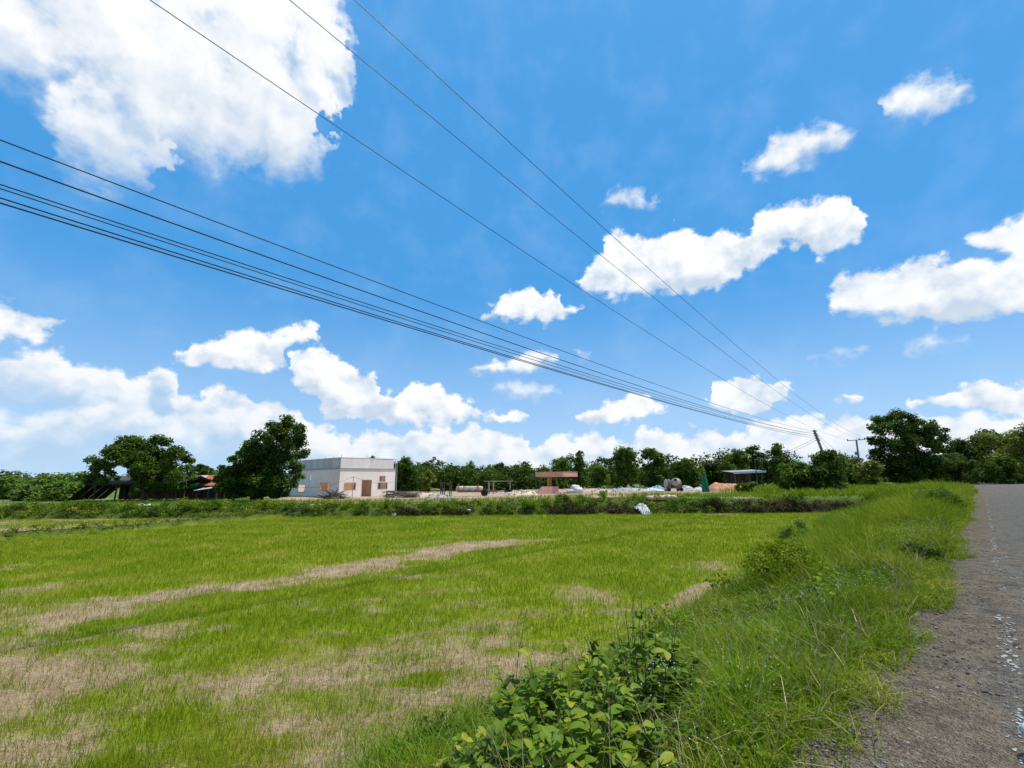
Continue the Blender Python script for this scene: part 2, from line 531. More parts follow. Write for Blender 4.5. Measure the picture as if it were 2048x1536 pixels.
def ground_mat(t):
    p = pos(t)
    cover = attr(t, 'cover'); verge = attr(t, 'verge'); lot = attr(t, 'lot'); burn = attr(t, 'burn'); sand = attr(t, 'sand')
    fine = t.noise(p, 9.0, 8, 0.65)
    mid = t.noise(p, 1.3, 6, 0.6)
    tiny = t.noise(p, 55.0, 3, 0.6)
    # dry straw and clods on pale pinkish soil
    mp = t.node('ShaderNodeMapping', Vector=p)
    mp.inputs['Scale'].default_value = (5.0, 26.0, 10.0); mp.inputs['Rotation'].default_value = (0, 0, 0.35)
    straw = t.noise(mp.outputs[0], 1.0, 6, 0.7, 0.6)
    soil = t.mix(t.step(mid, 0.35, 0.65), (0.29, 0.195, 0.120), (0.39, 0.275, 0.178))
    soil = t.mix(t.m('MULTIPLY', t.step(straw, 0.52, 0.66), 0.5), soil, (0.46, 0.36, 0.22))
    soil = t.mix(t.m('MULTIPLY', t.step(straw, 0.47, 0.34), 0.75), soil, (0.15, 0.10, 0.055))
    soil = t.mix(t.m('MULTIPLY', t.step(fine, 0.44, 0.30), 0.6), soil, (0.12, 0.085, 0.05))
    gm = t.noise(p, 0.16, 5, 0.6)
    green = t.mix(t.step(gm, 0.35, 0.65), (0.135, 0.195, 0.005), (0.205, 0.245, 0.010))
    green = t.mix(t.m('MULTIPLY', t.step(t.noise(p, 0.5, 7, 0.7), 0.50, 0.68), 0.75), green, (0.29, 0.26, 0.06))
    green = t.mix(t.m('MULTIPLY', t.step(fine, 0.5, 0.36), 0.5), green, (0.06, 0.105, 0.003))
    cm = t.m('ADD', cover, t.m('MULTIPLY_ADD', fine, 0.9, -0.45))
    cm = t.m('ADD', cm, t.m('MULTIPLY_ADD', tiny, 0.5, -0.25))
    field = t.mix(t.step(cm, 0.30, 0.72), soil, green)
    vg = t.mix(t.step(fine, 0.35, 0.65), (0.035, 0.055, 0.008), (0.095, 0.125, 0.015))
    lotc = t.mix(t.step(mid, 0.4, 0.62), (0.32, 0.22, 0.14), (0.42, 0.33, 0.23))
    lotg = t.mix(t.step(fine, 0.3, 0.7), (0.05, 0.10, 0.012), (0.10, 0.16, 0.025))
    lotc = t.mix(t.step(t.m('ADD', t.noise(p, 0.22, 5, 0.6), t.m('MULTIPLY', sand, -0.6)), 0.36, 0.46), lotc, lotg)
    c = t.mix(lot, field, lotc)
    c = t.mix(verge, c, vg)
    bc = t.mix(t.step(fine, 0.38, 0.62), (0.012, 0.009, 0.008), (0.085, 0.042, 0.028))
    c = t.mix(t.m('MULTIPLY', burn, t.step(mid, 0.25, 0.5)), c, bc)
    h = t.m('ADD', t.m('MULTIPLY', straw, 0.6), fine)
    return bsdf(t, c, 0.95, 0.1, bump(t, h, 0.9, 0.035))


def road_mat(t):
    p = pos(t)
    sh = attr(t, 'shoulder')        # 1 on the loose shoulder, 0 on the old asphalt
    n1 = t.noise(p, 0.9, 6, 0.6); n2 = t.noise(p, 7.0, 7, 0.65); n3 = t.noise(p, 60.0, 3, 0.6)
    vo = t.node('ShaderNodeTexVoronoi', Vector=p, Scale=38.0)
    vo2 = t.node('ShaderNodeTexVoronoi', Vector=p, Scale=85.0)
    st = t.node('ShaderNodeSeparateColor', Color=vo.outputs['Color']).outputs[0]
    st2 = t.node('ShaderNodeSeparateColor', Color=vo2.outputs['Color']).outputs[0]
    dirt = t.mix(t.step(n2, 0.35, 0.65), (0.128, 0.100, 0.069), (0.225, 0.182, 0.125))
    dirt = t.mix(t.m('MULTIPLY', t.step(st, 0.84, 0.9), 0.55), dirt, (0.27, 0.235, 0.19))
    dirt = t.mix(t.m('MULTIPLY', t.step(st2, 0.14, 0.08), 0.7), dirt, (0.07, 0.06, 0.048))
    asp = t.mix(t.step(n2, 0.35, 0.65), (0.118, 0.108, 0.090), (0.200, 0.182, 0.150))
    asp = t.mix(t.m('MULTIPLY', t.step(st2, 0.70, 0.8), 0.6), asp, (0.24, 0.24, 0.225))
    asp = t.mix(t.m('MULTIPLY', t.step(st, 0.25, 0.16), 0.6), asp, (0.05, 0.055, 0.055))
    asp = t.mix(t.m('MULTIPLY', t.step(n1, 0.50, 0.66), 0.6), asp, (0.17, 0.135, 0.095))
    f = t.step(t.m('ADD', sh, t.m('MULTIPLY_ADD', n2, 0.7, -0.35)), 0.35, 0.65)
    f = t.m('MULTIPLY', f, t.step(n1, 0.30, 0.52, 0.45, 1.0))
    c = t.mix(f, asp, dirt)
    c = t.mix(t.m('MULTIPLY', t.step(t.noise(p, 2.6, 6, 0.65), 0.55, 0.72), 0.6), c, (0.055, 0.052, 0.044))
    h = t.m('ADD', t.m('SUBTRACT', 1.0, vo.outputs['Distance']), t.m('ADD', t.m('MULTIPLY', n2, 0.8), t.m('MULTIPLY', vo2.outputs['Distance'], -0.7)))
    return bsdf(t, c, 0.97, 0.06, bump(t, h, 0.9, 0.035))


M = {}
M['ground'] = mat('soil_and_grass', ground_mat)
M['road'] = mat('worn_road', road_mat)
M['rice'] = leaf_mat('rice_shoot', (0.155, 0.215, 0.004), (0.225, 0.28, 0.008), (0.44, 0.40, 0.05), 0.35, 0.7, 0.08, 0.5, 1.9)
M['straw'] = leaf_mat('dry_straw', (0.22, 0.16, 0.08), (0.36, 0.28, 0.14), (0.50, 0.42, 0.24), 0.15)
M['grass'] = leaf_mat('verge_grass', (0.090, 0.160, 0.003), (0.185, 0.265, 0.006), (0.38, 0.37, 0.05), 0.35, 0.65, 0.10, 0.9, 2.0)
M['grass_fresh'] = leaf_mat('fresh_grass', (0.075, 0.17, 0.004), (0.145, 0.28, 0.008), (0.28, 0.38, 0.03), 0.4, 0.65, 0.12, 0.9, 1.7)
M['weed'] = leaf_mat('weed_leaf', (0.030, 0.075, 0.005), (0.078, 0.15, 0.008), (0.18, 0.24, 0.02), 0.3, 0.6, 0.12, 0.9)
M['dry_weed'] = leaf_mat('dry_weed', (0.022, 0.016, 0.011), (0.06, 0.045, 0.026), (0.16, 0.12, 0.06), 0.12, 0.8, 0.08)
M['shrub'] = leaf_mat('shrub_leaf', (0.085, 0.165, 0.009), (0.175, 0.275, 0.014), (0.38, 0.37, 0.03), 0.38, 0.55, 0.2, 3.0, 1.3, 0.75)
M['tree_dark'] = leaf_mat('dark_foliage', (0.020, 0.045, 0.009), (0.045, 0.092, 0.012), (0.125, 0.19, 0.02), 0.25, 0.65, 0.10, 0.5, 1.6)
M['tree_mid'] = leaf_mat('mid_foliage', (0.034, 0.074, 0.010), (0.072, 0.136, 0.015), (0.175, 0.245, 0.028), 0.3, 0.65, 0.10, 0.5, 1.6)
M['tree_pale'] = leaf_mat('pale_foliage', (0.072, 0.140, 0.025), (0.140, 0.235, 0.040), (0.24, 0.32, 0.06), 0.35, 0.65, 0.10)
M['tree_yellow'] = leaf_mat('yellow_foliage', (0.08, 0.11, 0.010), (0.15, 0.19, 0.016), (0.26, 0.28, 0.03), 0.3)
M['bark'] = plain('bark', (0.045, 0.036, 0.028), (0.12, 0.10, 0.08), 4, 0.9, 0.1, 14, 0.6, 0.03)
M['stem'] = plain('stem', (0.06, 0.05, 0.025), (0.12, 0.11, 0.04), 8, 0.8)
M['flower'] = plain('flower_white', (0.46, 0.46, 0.38), (0.58, 0.58, 0.50), 8, 0.8)
M['stone'] = plain('stone', (0.10, 0.095, 0.09), (0.30, 0.28, 0.26), 1.2, 0.85, 0.2, 20, 0.4, 0.005)
M['stone_dark'] = plain('stone_dark', (0.045, 0.045, 0.045), (0.12, 0.11, 0.10), 1.2, 0.85, 0.2, 20, 0.4, 0.005)
M['paint'] = plain('road_paint', (0.22, 0.21, 0.19), (0.40, 0.39, 0.36), 9, 0.9, 0.2, 60, 0.5, 0.004)
def wall_mat(t):
    co = objco(t)
    mp = t.node('ShaderNodeMapping', Vector=co)
    mp.inputs['Scale'].default_value = (2.2, 2.2, 0.16)
    streak = t.noise(mp.outputs[0], 1.6, 6, 0.65)
    c = t.mix(t.step(t.noise(co, 0.5, 6, 0.6), 0.32, 0.68), (0.78, 0.69, 0.61), (0.87, 0.79, 0.72))
    c = t.mix(t.m('MULTIPLY', t.step(streak, 0.56, 0.74), 0.3), c, (0.42, 0.38, 0.35))
    return bsdf(t, c, 0.88, 0.12, bump(t, t.noise(co, 14, 4), 0.2, 0.008))


M['wall'] = mat('stained_white_wall', wall_mat)
M['parapet'] = plain('grey_board', (0.46, 0.44, 0.41), (0.62, 0.59, 0.55), 0.9, 0.8, 0.2, 10, 0.25, 0.01, stretch=(1, 1, 0.15))
M['parapet_white'] = plain('pale_board', (0.66, 0.60, 0.55), (0.76, 0.70, 0.65), 0.9, 0.8, 0.2, 10, 0.25, 0.01, stretch=(1, 1, 0.15))
M['inner'] = plain('salmon_plaster', (0.56, 0.29, 0.15), (0.66, 0.37, 0.21), 0.7, 0.85, 0.15)
M['concrete'] = plain('concrete', (0.26, 0.25, 0.24), (0.42, 0.40, 0.38), 1.5, 0.85, 0.2)
M['pole'] = plain('pole_concrete', (0.14, 0.135, 0.13), (0.25, 0.24, 0.22), 1.5, 0.85, 0.2, stretch=(1, 1, 0.3))
M['iron'] = plain('dark_iron', (0.035, 0.033, 0.032), (0.08, 0.07, 0.065), 4, 0.6, 0.4)
M['cable'] = plain('black_cable', (0.012, 0.012, 0.013), (0.02, 0.02, 0.022), 4, 0.5, 0.4)
M['wood'] = plain('grey_wood', (0.05, 0.042, 0.035), (0.13, 0.11, 0.09), 3, 0.85, 0.15, 20, 0.4, 0.01, stretch=(1, 1, 0.2))
M['timber'] = plain('pale_timber', (0.30, 0.24, 0.18), (0.50, 0.42, 0.33), 2, 0.85, 0.15)
M['rust'] = plain('rusty_sheet', (0.26, 0.085, 0.05), (0.40, 0.16, 0.10), 1.6, 0.85, 0.12, stretch=(1, 1, 1))
M['zinc'] = plain('weathered_zinc', (0.30, 0.30, 0.30), (0.48, 0.47, 0.46), 1.6, 0.55, 0.4)
M['dark_sheet'] = plain('dark_roof_sheet', (0.03, 0.028, 0.026), (0.08, 0.07, 0.065), 1.6, 0.7, 0.3)  # very dark grey-brown tone for the shed and lean-to roofs
M['pink'] = plain('pink_paint', (0.60, 0.27, 0.20), (0.68, 0.34, 0.26), 0.8, 0.7, 0.25)
M['orange'] = plain('orange_paint', (0.50, 0.22, 0.05), (0.60, 0.30, 0.09), 1.5, 0.7, 0.25)
M['red'] = plain('faded_red_paint', (0.30, 0.07, 0.05), (0.42, 0.13, 0.10), 3, 0.6, 0.35)
M['cream'] = plain('cream_sacking', (0.60, 0.46, 0.31), (0.70, 0.58, 0.42), 3, 0.9, 0.1, 9, 0.5, 0.03)
M['white_sack'] = plain('white_plastic', (0.46, 0.46, 0.44), (0.64, 0.63, 0.60), 4, 0.6, 0.3, 8, 0.6, 0.04)
M['blue'] = plain('blue_tarpaulin', (0.12, 0.27, 0.36), (0.22, 0.42, 0.52), 3, 0.6, 0.3)
M['net'] = plain('green_net', (0.004, 0.11, 0.06), (0.010, 0.20, 0.11), 5, 0.8, 0.15, stretch=(3, 3, 0.6))
M['sand'] = plain('orange_sand', (0.46, 0.23, 0.13), (0.58, 0.32, 0.19), 1.6, 0.95, 0.05, 12, 0.6, 0.05)
M['rubble'] = plain('rubble', (0.36, 0.25, 0.19), (0.58, 0.46, 0.38), 2.0, 0.95, 0.05, 9, 0.7, 0.06)
M['grime'] = plain('mixer_paint', (0.28, 0.24, 0.20), (0.50, 0.45, 0.40), 2.2, 0.75, 0.25)
M['black'] = plain('black_rubber', (0.012, 0.012, 0.012), (0.03, 0.03, 0.03), 5, 0.8, 0.2)
M['teal_tub'] = plain('pale_blue_plastic', (0.36, 0.62, 0.70), (0.42, 0.68, 0.76), 3, 0.4, 0.5)
M['green_tub'] = plain('green_plastic', (0.03, 0.16, 0.09), (0.05, 0.22, 0.12), 3, 0.4, 0.5)

# ------------------------------------------------------------------ terrain
DIKE = [on(-260, 1106), on(0, 1080), on(250, 1062), on(450, 1043), on(560, 1033)]
STRIP = [on(180, 1222), on(300, 1200), on(550, 1160), on(800, 1118), on(960, 1092), on(1080, 1078)]
EDGE_T = -0.80                  # where the grass of the verge meets the road shoulder


def seg_dist(x, y, pts):
    best = np.full(np.broadcast(x, y).shape, 1e9)
    for a, b in zip(pts[:-1], pts[1:]):
        dx, dy = b.x - a.x, b.y - a.y
        L = dx * dx + dy * dy
        q = np.clip(((x - a.x) * dx + (y - a.y) * dy) / L, 0, 1)
        best = np.minimum(best, np.hypot(x - a.x - q * dx, y - a.y - q * dy))
    return best


def terrain(x, y):
    x = np.asarray(x, dtype=float); y = np.asarray(y, dtype=float)
    t = (x - y) * R2; s = (x + y) * R2
    n = vnoise(x, y, 3.0, 3)
    vw = vnoise(s, t * 0 + 3.7, 6.0, 2) - 0.5
    foot = -3.95 - 0.115 * np.clip(s - 13, 0, 20) - 0.7 * vw
    verge = 0.9 * sstep(t, foot, EDGE_T - 0.25) + 0.12 * (n - 0.5) * sstep(t, foot, foot + 1) * sstep(-t, 0.3, 1.0)
    lot = (0.58 + 0.37 * sstep(x, -8.0, 14.0)) * sstep(y, 34.6, 35.9) + 0.10 * (n - 0.5) * sstep(y, 35, 37)
    lot = lot * (1 - sstep(t, -2.6, -1.3))
    dike = 0.34 * sstep(-seg_dist(x, y, DIKE), -0.75, -0.2) * (0.8 + 0.4 * n)
    f = 0.05 * (vnoise(x, y, 1.2, 3) - 0.5)
    z = np.maximum(np.maximum(verge, lot), dike) + f * (t < EDGE_T - 0.6)
    return z


def masks(x, y):
    t = (x - y) * R2; s = (x + y) * R2
    vw = vnoise(s, t * 0 + 3.7, 6.0, 2) - 0.5
    foot = -3.95 - 0.115 * np.clip(s - 13, 0, 20) - 0.7 * vw
    verge = sstep(t, foot - 0.3, foot + 0.3)
    lot = sstep(y, 34.2, 35.0)
    verge = np.maximum(verge, sstep(-seg_dist(x, y, DIKE), -0.9, -0.45))
    verge = np.maximum(verge * (1 - 0.0 * lot), lot * (1 - sstep(y, 36.2, 37.5)))
    lot = np.maximum(lot, sstep(t, 12, 14))
    n = vnoise(x + 40, y, 4.5, 5, 0.62)
    n2 = vnoise(x, y + 90, 1.3, 4, 0.6)
    bare_near = sstep(-y, -12.0, -5.8) * 0.44 + 0.30 * sstep(-(x + 0.35 * y), 0.0, 7.0) * sstep(-y, -16, -8)
    n3 = vnoise(x + 11, y * 1.6, 0.45, 4, 0.65)
    c = 0.95 - bare_near + (vnoise(x * 0.4 + 0.15 * y, y - 0.1 * x, 0.55, 4, 0.65) - 0.5) * 0.85 + (n - 0.5) * 1.35 + (n2 - 0.5) * 0.75 + (n3 - 0.5) * 0.6
    wx = x + 2.4 * (vnoise(x, y + 33, 2.2, 4, 0.6) - 0.5); wy = y + 2.6 * (vnoise(x + 55, y, 2.2, 4, 0.6) - 0.5)
    c -= 0.85 * sstep(-seg_dist(wx, wy, STRIP), -1.6, -0.1) * (0.15 + 1.3 * np.clip(0.5 + 1.6 * (n2 - 0.5) + 1.4 * (n3 - 0.5), 0, 1))
    p = on(1450, 1185)
    c -= 0.9 * sstep(-np.hypot((wx - wy - p.x + p.y) * 1.3, (wx + wy - p.x - p.y) * 0.32), -1.6, -0.3)
    c += 0.22 * sstep(y, 17, 24)
    c -= 0.55 * sstep(-np.abs(y - 34.0), -0.5, 0.0) * (vnoise(x, y, 2.0, 3) > 0.52)
    # the strip beyond the dike lies fallow
    a, b = DIKE[0], DIKE[-1]
    side = (b.x - a.x) * (y - a.y) - (b.y - a.y) * (x - a.x)
    c -= 0.62 * (side > 0)
    c = np.clip(c, 0, 1.15)
    bp = on(1736, 1016, 0.42)
    burn = sstep(-np.hypot((x - bp.x) / 2.7, (y - bp.y) / 2.3), -1.0, -0.75)
    burn = np.maximum(burn, 0.8 * sstep(-np.hypot((x - 21.0) / 4.5, (y - 34.9) / 0.7), -1.0, -0.6))
    sand = sstep(-np.hypot((x - 1) / 33, (y - 63) / 22), -1.0, -0.75)
    return c, verge, lot, burn, sand


def axis(segs):
    out = [np.array([segs[0][0]])]
    for a, b, st in segs:
        out.append(np.linspace(a, b, max(2, int(round((b - a) / st)) + 1))[1:])
    return np.concatenate(out)


def build_ground():
    xs = axis([(-4000, -600, 850), (-600, -120, 60), (-120, -45, 5), (-45, -16, 0.5), (-16, 14, 0.16), (14, 45, 0.35), (45, 120, 2.0), (120, 600, 60), (600, 4000, 850)])
    ys = axis([(-400, -40, 90), (-40, -2, 2.0), (-2, 15, 0.15), (15, 38, 0.22), (38, 70, 1.0), (70, 130, 4), (130, 700, 60), (700, 5000, 860)])
    X, Y = np.meshgrid(xs, ys)
    c, v, l, b, s = masks(X, Y)
    Z = terrain(X, Y)
    far = sstep(np.hypot(X, Y - 40), 90, 140)
    Z = Z * (1 - far) + 0.75 * far
    V = np.stack([X, Y, Z], -1).reshape(-1, 3)
    nx, ny = len(xs), len(ys)
    i = np.arange(nx * ny).reshape(ny, nx)
    Fq = np.stack([i[:-1, :-1], i[:-1, 1:], i[1:, 1:], i[1:, :-1]], -1).reshape(-1, 4)
    me = mesh_np('ground', V, [Fq], M['ground'], True, dict(cover=c.ravel(), verge=v.ravel(), lot=l.ravel(), burn=b.ravel(), sand=s.ravel()))
    tag(link('ground', me), kind='structure')


def st(s, t):
    return ((s + t) * R2, (s - t) * R2)


def road_edge(s):               # ragged grass edge
    return EDGE_T + 0.75 * (vnoise(s, 0 * s + 1.3, 1.7, 3) - 0.5) - 0.05


def road_z(x, y, c):
    return 0.912 + 0.03 * math.sin(max(0.0, min(c, 6)) / 6 * math.pi) + 0.05 * (float(vnoise(x, y, 0.8, 3)) - 0.5) * (0.5 if c > 1 else 1.0)


def build_road():
    ss = axis([(-14, 0, 1.0), (0, 14, 0.14), (14, 60, 0.6), (60, 150, 2.0)])
    V, sh = [], []
    cols = [-0.16, 0.0, 0.25, 0.5, 0.8, 1.1, 1.6, 2.3, 3.2, 4.5, 6.2, 7.0]
    for s in ss:
        e = float(road_edge(np.array(s)))
        for k, c in enumerate(cols):
            # past 60 m the road widens towards the bend
            w = max(0.0, s - 60)
            t = e - 0.035 * w + c * (1 + w * 0.02)
            x, y = st(s, t)
            z = road_z(x, y, c)
            if k == 0:
                z = 0.84
            V.append((x, y, z)); sh.append(max(0.0, min(1.0, 1.35 - c / 1.0)))
    n = len(cols)
    i = np.arange(len(ss) * n).reshape(len(ss), n)
    Fq = np.stack([i[:-1, :-1], i[:-1, 1:], i[1:, 1:], i[1:, :-1]], -1).reshape(-1, 4)
    me = mesh_np('road', V, [Fq], M['road'], True, dict(shoulder=sh))
    road = tag(link('road', me), kind='structure')
    # loose stones: the largest one by one, the rest as one mass
    base = []
    for k in range(6):
        r = np.random.default_rng(50 + k)
        mb = MB()
        prof = [(0.25, -0.30), (0.85, -0.18), (1.0, 0.1), (0.7, 0.42), (0.2, 0.55)]
        mb.lathe(prof, 7)
        V_ = np.concatenate(mb.v); V_ = V_ * (0.75 + 0.5 * r.random(V_.shape)) * np.array([1.0, 0.65 + 0.3 * r.random(), 0.6])
        base.append((V_, mb.f))
        base[-1] = base[-1] + (mesh_np('stone', V_, [np.array(f) for f in mb.f.values()], M['stone'] if k % 2 else M['stone_dark'], False),)
    r = np.random.default_rng(11)
    for k in range(170):
        s = 1.6 + 7.5 * r.random() ** 1.4; t = -0.75 + 2.6 * r.random() ** 1.3
        x, y = st(s, t)
        sz = 0.011 + 0.016 * r.random() ** 2
        link('stone', base[k % 6][2], road, (x, y, 0.925 + 0.004 * r.random()), (0.3 * r.random(), 0.3 * r.random(), 6.28 * r.random()), (sz, sz, sz))
    for which, matn, cnt in ((1, 'stone', 5200), (0, 'stone_dark', 5200)):
        V_, fs, _ = base[which]
        s = 1.2 + 20 * r.random(cnt) ** 2.0; t = -0.95 + 3.0 * r.random(cnt) ** 1.4
        x = (s + t) * R2; y = (s - t) * R2
        sz = (0.004 + 0.009 * r.random(cnt) ** 2) * (1 + s / 16)
        a = 6.28 * r.random(cnt)
        ca, sa = np.cos(a), np.sin(a)
        W = np.empty((cnt, len(V_), 3))
        W[:, :, 0] = (V_[:, 0] * ca[:, None] - V_[:, 1] * sa[:, None]) * sz[:, None] + x[:, None]
        W[:, :, 1] = (V_[:, 0] * sa[:, None] + V_[:, 1] * ca[:, None]) * sz[:, None] + y[:, None]
        W[:, :, 2] = V_[:, 2] * sz[:, None] + 0.923
        off = (np.arange(cnt) * len(V_))[:, None, None]
        me = mesh_np('gravel', W, [(np.array(f)[None] + off).reshape(-1, np.array(f).shape[1]) for f in fs.values()], M[matn])
        tag(link('gravel', me, road), kind='stuff')
    # what is left of the painted edge line
    mb = MB()
    s = 3.6
    while s < 48:
        s += (0.008 + 0.013 * r.random()) * (1 + s / 7)
        worn = float(vnoise(s, 4.4, 0.55 + s * 0.02, 3))
        if worn < 0.44:
            continue
        t_ = -0.08 + 0.030 * r.normal()
        rad = (0.005 + 0.011 * r.random() ** 2) * (1 + s / 20)
        k = 6
        q = [(s + rad * 1.3 * math.cos(a) * (0.5 + 0.8 * r.random()), t_ + rad * math.sin(a) * (0.5 + 0.8 * r.random())) for a in (2 * math.pi * j / k for j in range(k))]
        x_, y_ = st(s, t_)
        zz = road_z(x_, y_, t_ - float(road_edge(np.array(s))))
        top = [(*st(*p), zz + 0.007) for p in q]; bot = [(*st(*p), zz - 0.01) for p in q]
        mb.add(top + bot, [tuple(range(k - 1, -1, -1))] + [(j, (j + 1) % k, k + (j + 1) % k, k + j) for j in range(k)])
    tag(mb.build('edge_line', M['paint'], road), label='worn white edge line of the road')
    return road


build_ground()
ROAD = build_road()


# ------------------------------------------------------------------ blades, leaves, trees
def blades(name, P, H, W, lean, matn, seed, parent=None, curl=0.5, az=None):
    """P (n,3) roots; each blade is a bent tapering strip: two quads and a tip"""
    r = np.random.default_rng(seed)
    n = len(P)
    a = r.random(n) * 6.283 if az is None else az
    d = np.stack([np.cos(a), np.sin(a), 0 * a], -1)
    b = r.random(n) * 6.283
    sd = np.stack([np.cos(b), np.sin(b), 0 * b], -1) * (W / 2)[:, None]
    up = np.array([0, 0, 1.0])
    L = (lean * (0.3 + 1.4 * r.random(n)))[:, None]
    V = np.empty((n, 7, 3))
    for k, (q, w) in enumerate(((0.0, 1.0), (0.4, 0.85), (0.75, 0.55))):
        c = P + up * (H[:, None] * q * (1 - curl * L * q * q)) + d * (H[:, None] * L * q ** 1.8)
        V[:, 2 * k] = c - sd * w; V[:, 2 * k + 1] = c + sd * w
    V[:, 6] = P + up * (H[:, None] * (1 - curl * L)) + d * (H[:, None] * L * 1.05)
    o = (np.arange(n) * 7)[:, None]
    q4 = np.concatenate([o + np.array([[0, 1, 3, 2]]), o + np.array([[2, 3, 5, 4]])])
    t3 = o + np.array([[4, 5, 6]])
    tint = np.repeat(r.random(n), 7)
    me = mesh_np(name, V, [q4, t3], M[matn], False, dict(tint=tint))
    return link(name, me, parent)


def leaves(P, N, L, W, r):
    """diamond leaves: P centres, N facing normals, L length, W width -> V, quads"""
    n = len(P)
    N = N / np.maximum(np.linalg.norm(N, axis=1), 1e-6)[:, None]
    u = np.cross(N, r.normal(size=(n, 3)))
    u /= np.maximum(np.linalg.norm(u, axis=1), 1e-6)[:, None]
    v = np.cross(N, u)
    V = np.empty((n, 4, 3))
    V[:, 0] = P - u * (L / 2)[:, None]
    V[:, 1] = P + v * (W / 2)[:, None] + N * (W * 0.12)[:, None]
    V[:, 2] = P + u * (L / 2)[:, None] - N * (L * 0.10)[:, None]
    V[:, 3] = P - v * (W / 2)[:, None] + N * (W * 0.12)[:, None]
    q = (np.arange(n) * 4)[:, None] + np.arange(4)[None]
    return V.reshape(-1, 3), q


def clump_leaves(centres, radii, per, leaf, r, sub=6, shell=0.5, zs=0.8):
    """leaf points: every clump is broken into smaller clumps, so that the crown has gaps and lights and darks"""
    Ps, Ns = [], []
    for c, R in zip(centres, radii):
        m = max(30, int(per * R * R))
        ns = max(3, int(sub))
        dirs = r.normal(size=(ns, 3)); dirs /= np.linalg.norm(dirs, axis=1)[:, None]
        sc = np.array(c) + dirs * (R * (shell + 0.25 * r.random(ns)))[:, None] * np.array([1, 1, zs])
        sr = R * (0.47 + 0.26 * r.random(ns))
        k = r.integers(0, ns, m)
        d = r.normal(size=(m, 3)); d /= np.linalg.norm(d, axis=1)[:, None]
        rad = r.random(m) ** 0.45
        Ps.append(sc[k] + d * (sr[k] * rad)[:, None] * np.array([1, 1, 0.72]))
        Ns.append(d * 0.6 + np.array([0, 0, 0.75]) + r.normal(size=(m, 3)) * 0.45)
    P = np.concatenate(Ps); N = np.concatenate(Ns)
    L = leaf * (0.65 + 0.7 * r.random(len(P)))
    return leaves(P, N, L, L * (0.5 + 0.25 * r.random(len(P))), r)


def crown_mesh(centres, radii, per, leaf, matn, seed, sub=6, name='crown', zs=0.8):
    r = np.random.default_rng(seed)
    V, q = clump_leaves(centres, radii, per, leaf, r, sub, 0.5, zs)
    tint = np.repeat(r.random(len(q)), 4)
    return mesh_np(name, V, [q], M[matn], False, dict(tint=tint))


def trunk_mesh(H, r0, targets, seed, fork=0.45, lean=0.0):
    r = np.random.default_rng(seed)
    mb = MB()
    top = Vector((lean * H, 0, H * fork))
    mid = top * 0.5 + Vector((0.05 * H * (r.random() - 0.5), 0.05 * H * (r.random() - 0.5), 0))
    mb.tube([(0, 0, -0.3), (0.02, 0, 0.05), tuple(mid), tuple(top)], [r0 * 1.35, r0 * 1.05, r0 * 0.85, r0 * 0.72], 9)
    for c in targets:
        c = Vector(c)
        st_ = mid.lerp(top, 0.35 + 0.65 * r.random())
        m1 = st_.lerp(c, 0.5) + Vector((0, 0, -0.04 * H + 0.08 * H * r.random()))
        mb.tube([tuple(st_), tuple(m1), tuple(c)], [r0 * 0.5, r0 * 0.3, r0 * 0.09], 6)
    return mb


def tree_px(name, circles, Y, base, label, cat='tree', matn='tree_dark', per=90, leaf=0.3, seed=1, r0=0.2, thick=0.55, sub=7, group=None, nlimb=9, fork=0.42):
    """a tree whose crown clumps were read off the photograph as (px, py, radius px), built in depth round its trunk at distance Y"""
    r = np.random.default_rng(seed)
    k = px_m(Y)
    b = at(base[0], base[1], Y)
    gz = float(terrain(b.x, b.y)) if math.hypot(b.x, b.y - 40) < 90 else 0.75
    xs = [at(c[0], c[1], Y) for c in circles]
    wid = max(p.x for p in xs) - min(p.x for p in xs)
    C, Rr = [], []
    for c, p in zip(circles, xs):
        R = c[2] * k
        off = (r.random() - 0.5) * 2 * thick * (wid * 0.5 + R)
        q = at(c[0], c[1], Y + off)
        C.append((q.x - b.x, q.y - b.y, q.z - gz)); Rr.append(R * (1 + off / Y))
    # the far and near sides of the crown, seen only from elsewhere and as shade
    for i in range(len(circles) // 2):
        j = r.integers(0, len(C)); x, y, z = C[j]
        C.append((x * 0.55, -y * 0.8 + (r.random() - 0.5) * wid * 0.3, z * 0.97)); Rr.append(Rr[j] * 0.95)
    root = empty(name, (b.x, b.y, gz))
    tag(root, label, cat, group)
    H = max(c[2] for c in C)
    order = np.argsort(-np.array(Rr))[:nlimb]
    trunk_mesh(H, r0, [tuple(np.array(C[i]) * 0.93) for i in order], seed, fork).build('trunk', M['bark'], root, True)
    link('crown', crown_mesh(C, Rr, per, leaf, matn, seed + 1, sub), root)
    return root


def auto_circles(x0, x1, y0, y1, seed, n=16, shape='round', low=0.25):
    """clump circles filling a box of the photograph with an uneven outline"""
    r = np.random.default_rng(seed)
    cx, w, h = (x0 + x1) / 2, x1 - x0, y1 - y0
    out = []
    for i in range(n):
        q = (i + 0.5) / n
        f = q * (1 - low)                                   # 0 top, 1 bottom
        half = {'round': math.sqrt(max(0.04, 1 - (2 * f / (1 - low) * 0.5 - 0.55) ** 2 * 1.6)), 'cone': 0.2 + 0.8 * q, 'tall': 0.45 + 0.5 * math.sin(math.pi * min(1, q + 0.15))}[shape]
        rad = min(w, h) * (0.15 + 0.10 * r.random())
        xx = cx + (r.random() * 2 - 1) * max(0.0, half * w / 2 - rad * 0.8)
        out.append((xx, y0 + rad * 0.85 + f * (h - rad), rad))
    return out


def tz(x, y):
    return float(terrain(x, y))


def foot(px, Y, py=980):        # the ground point at bearing px and distance Y
    p = at(px, py, Y)
    return Vector((p.x, p.y, tz(p.x, p.y)))


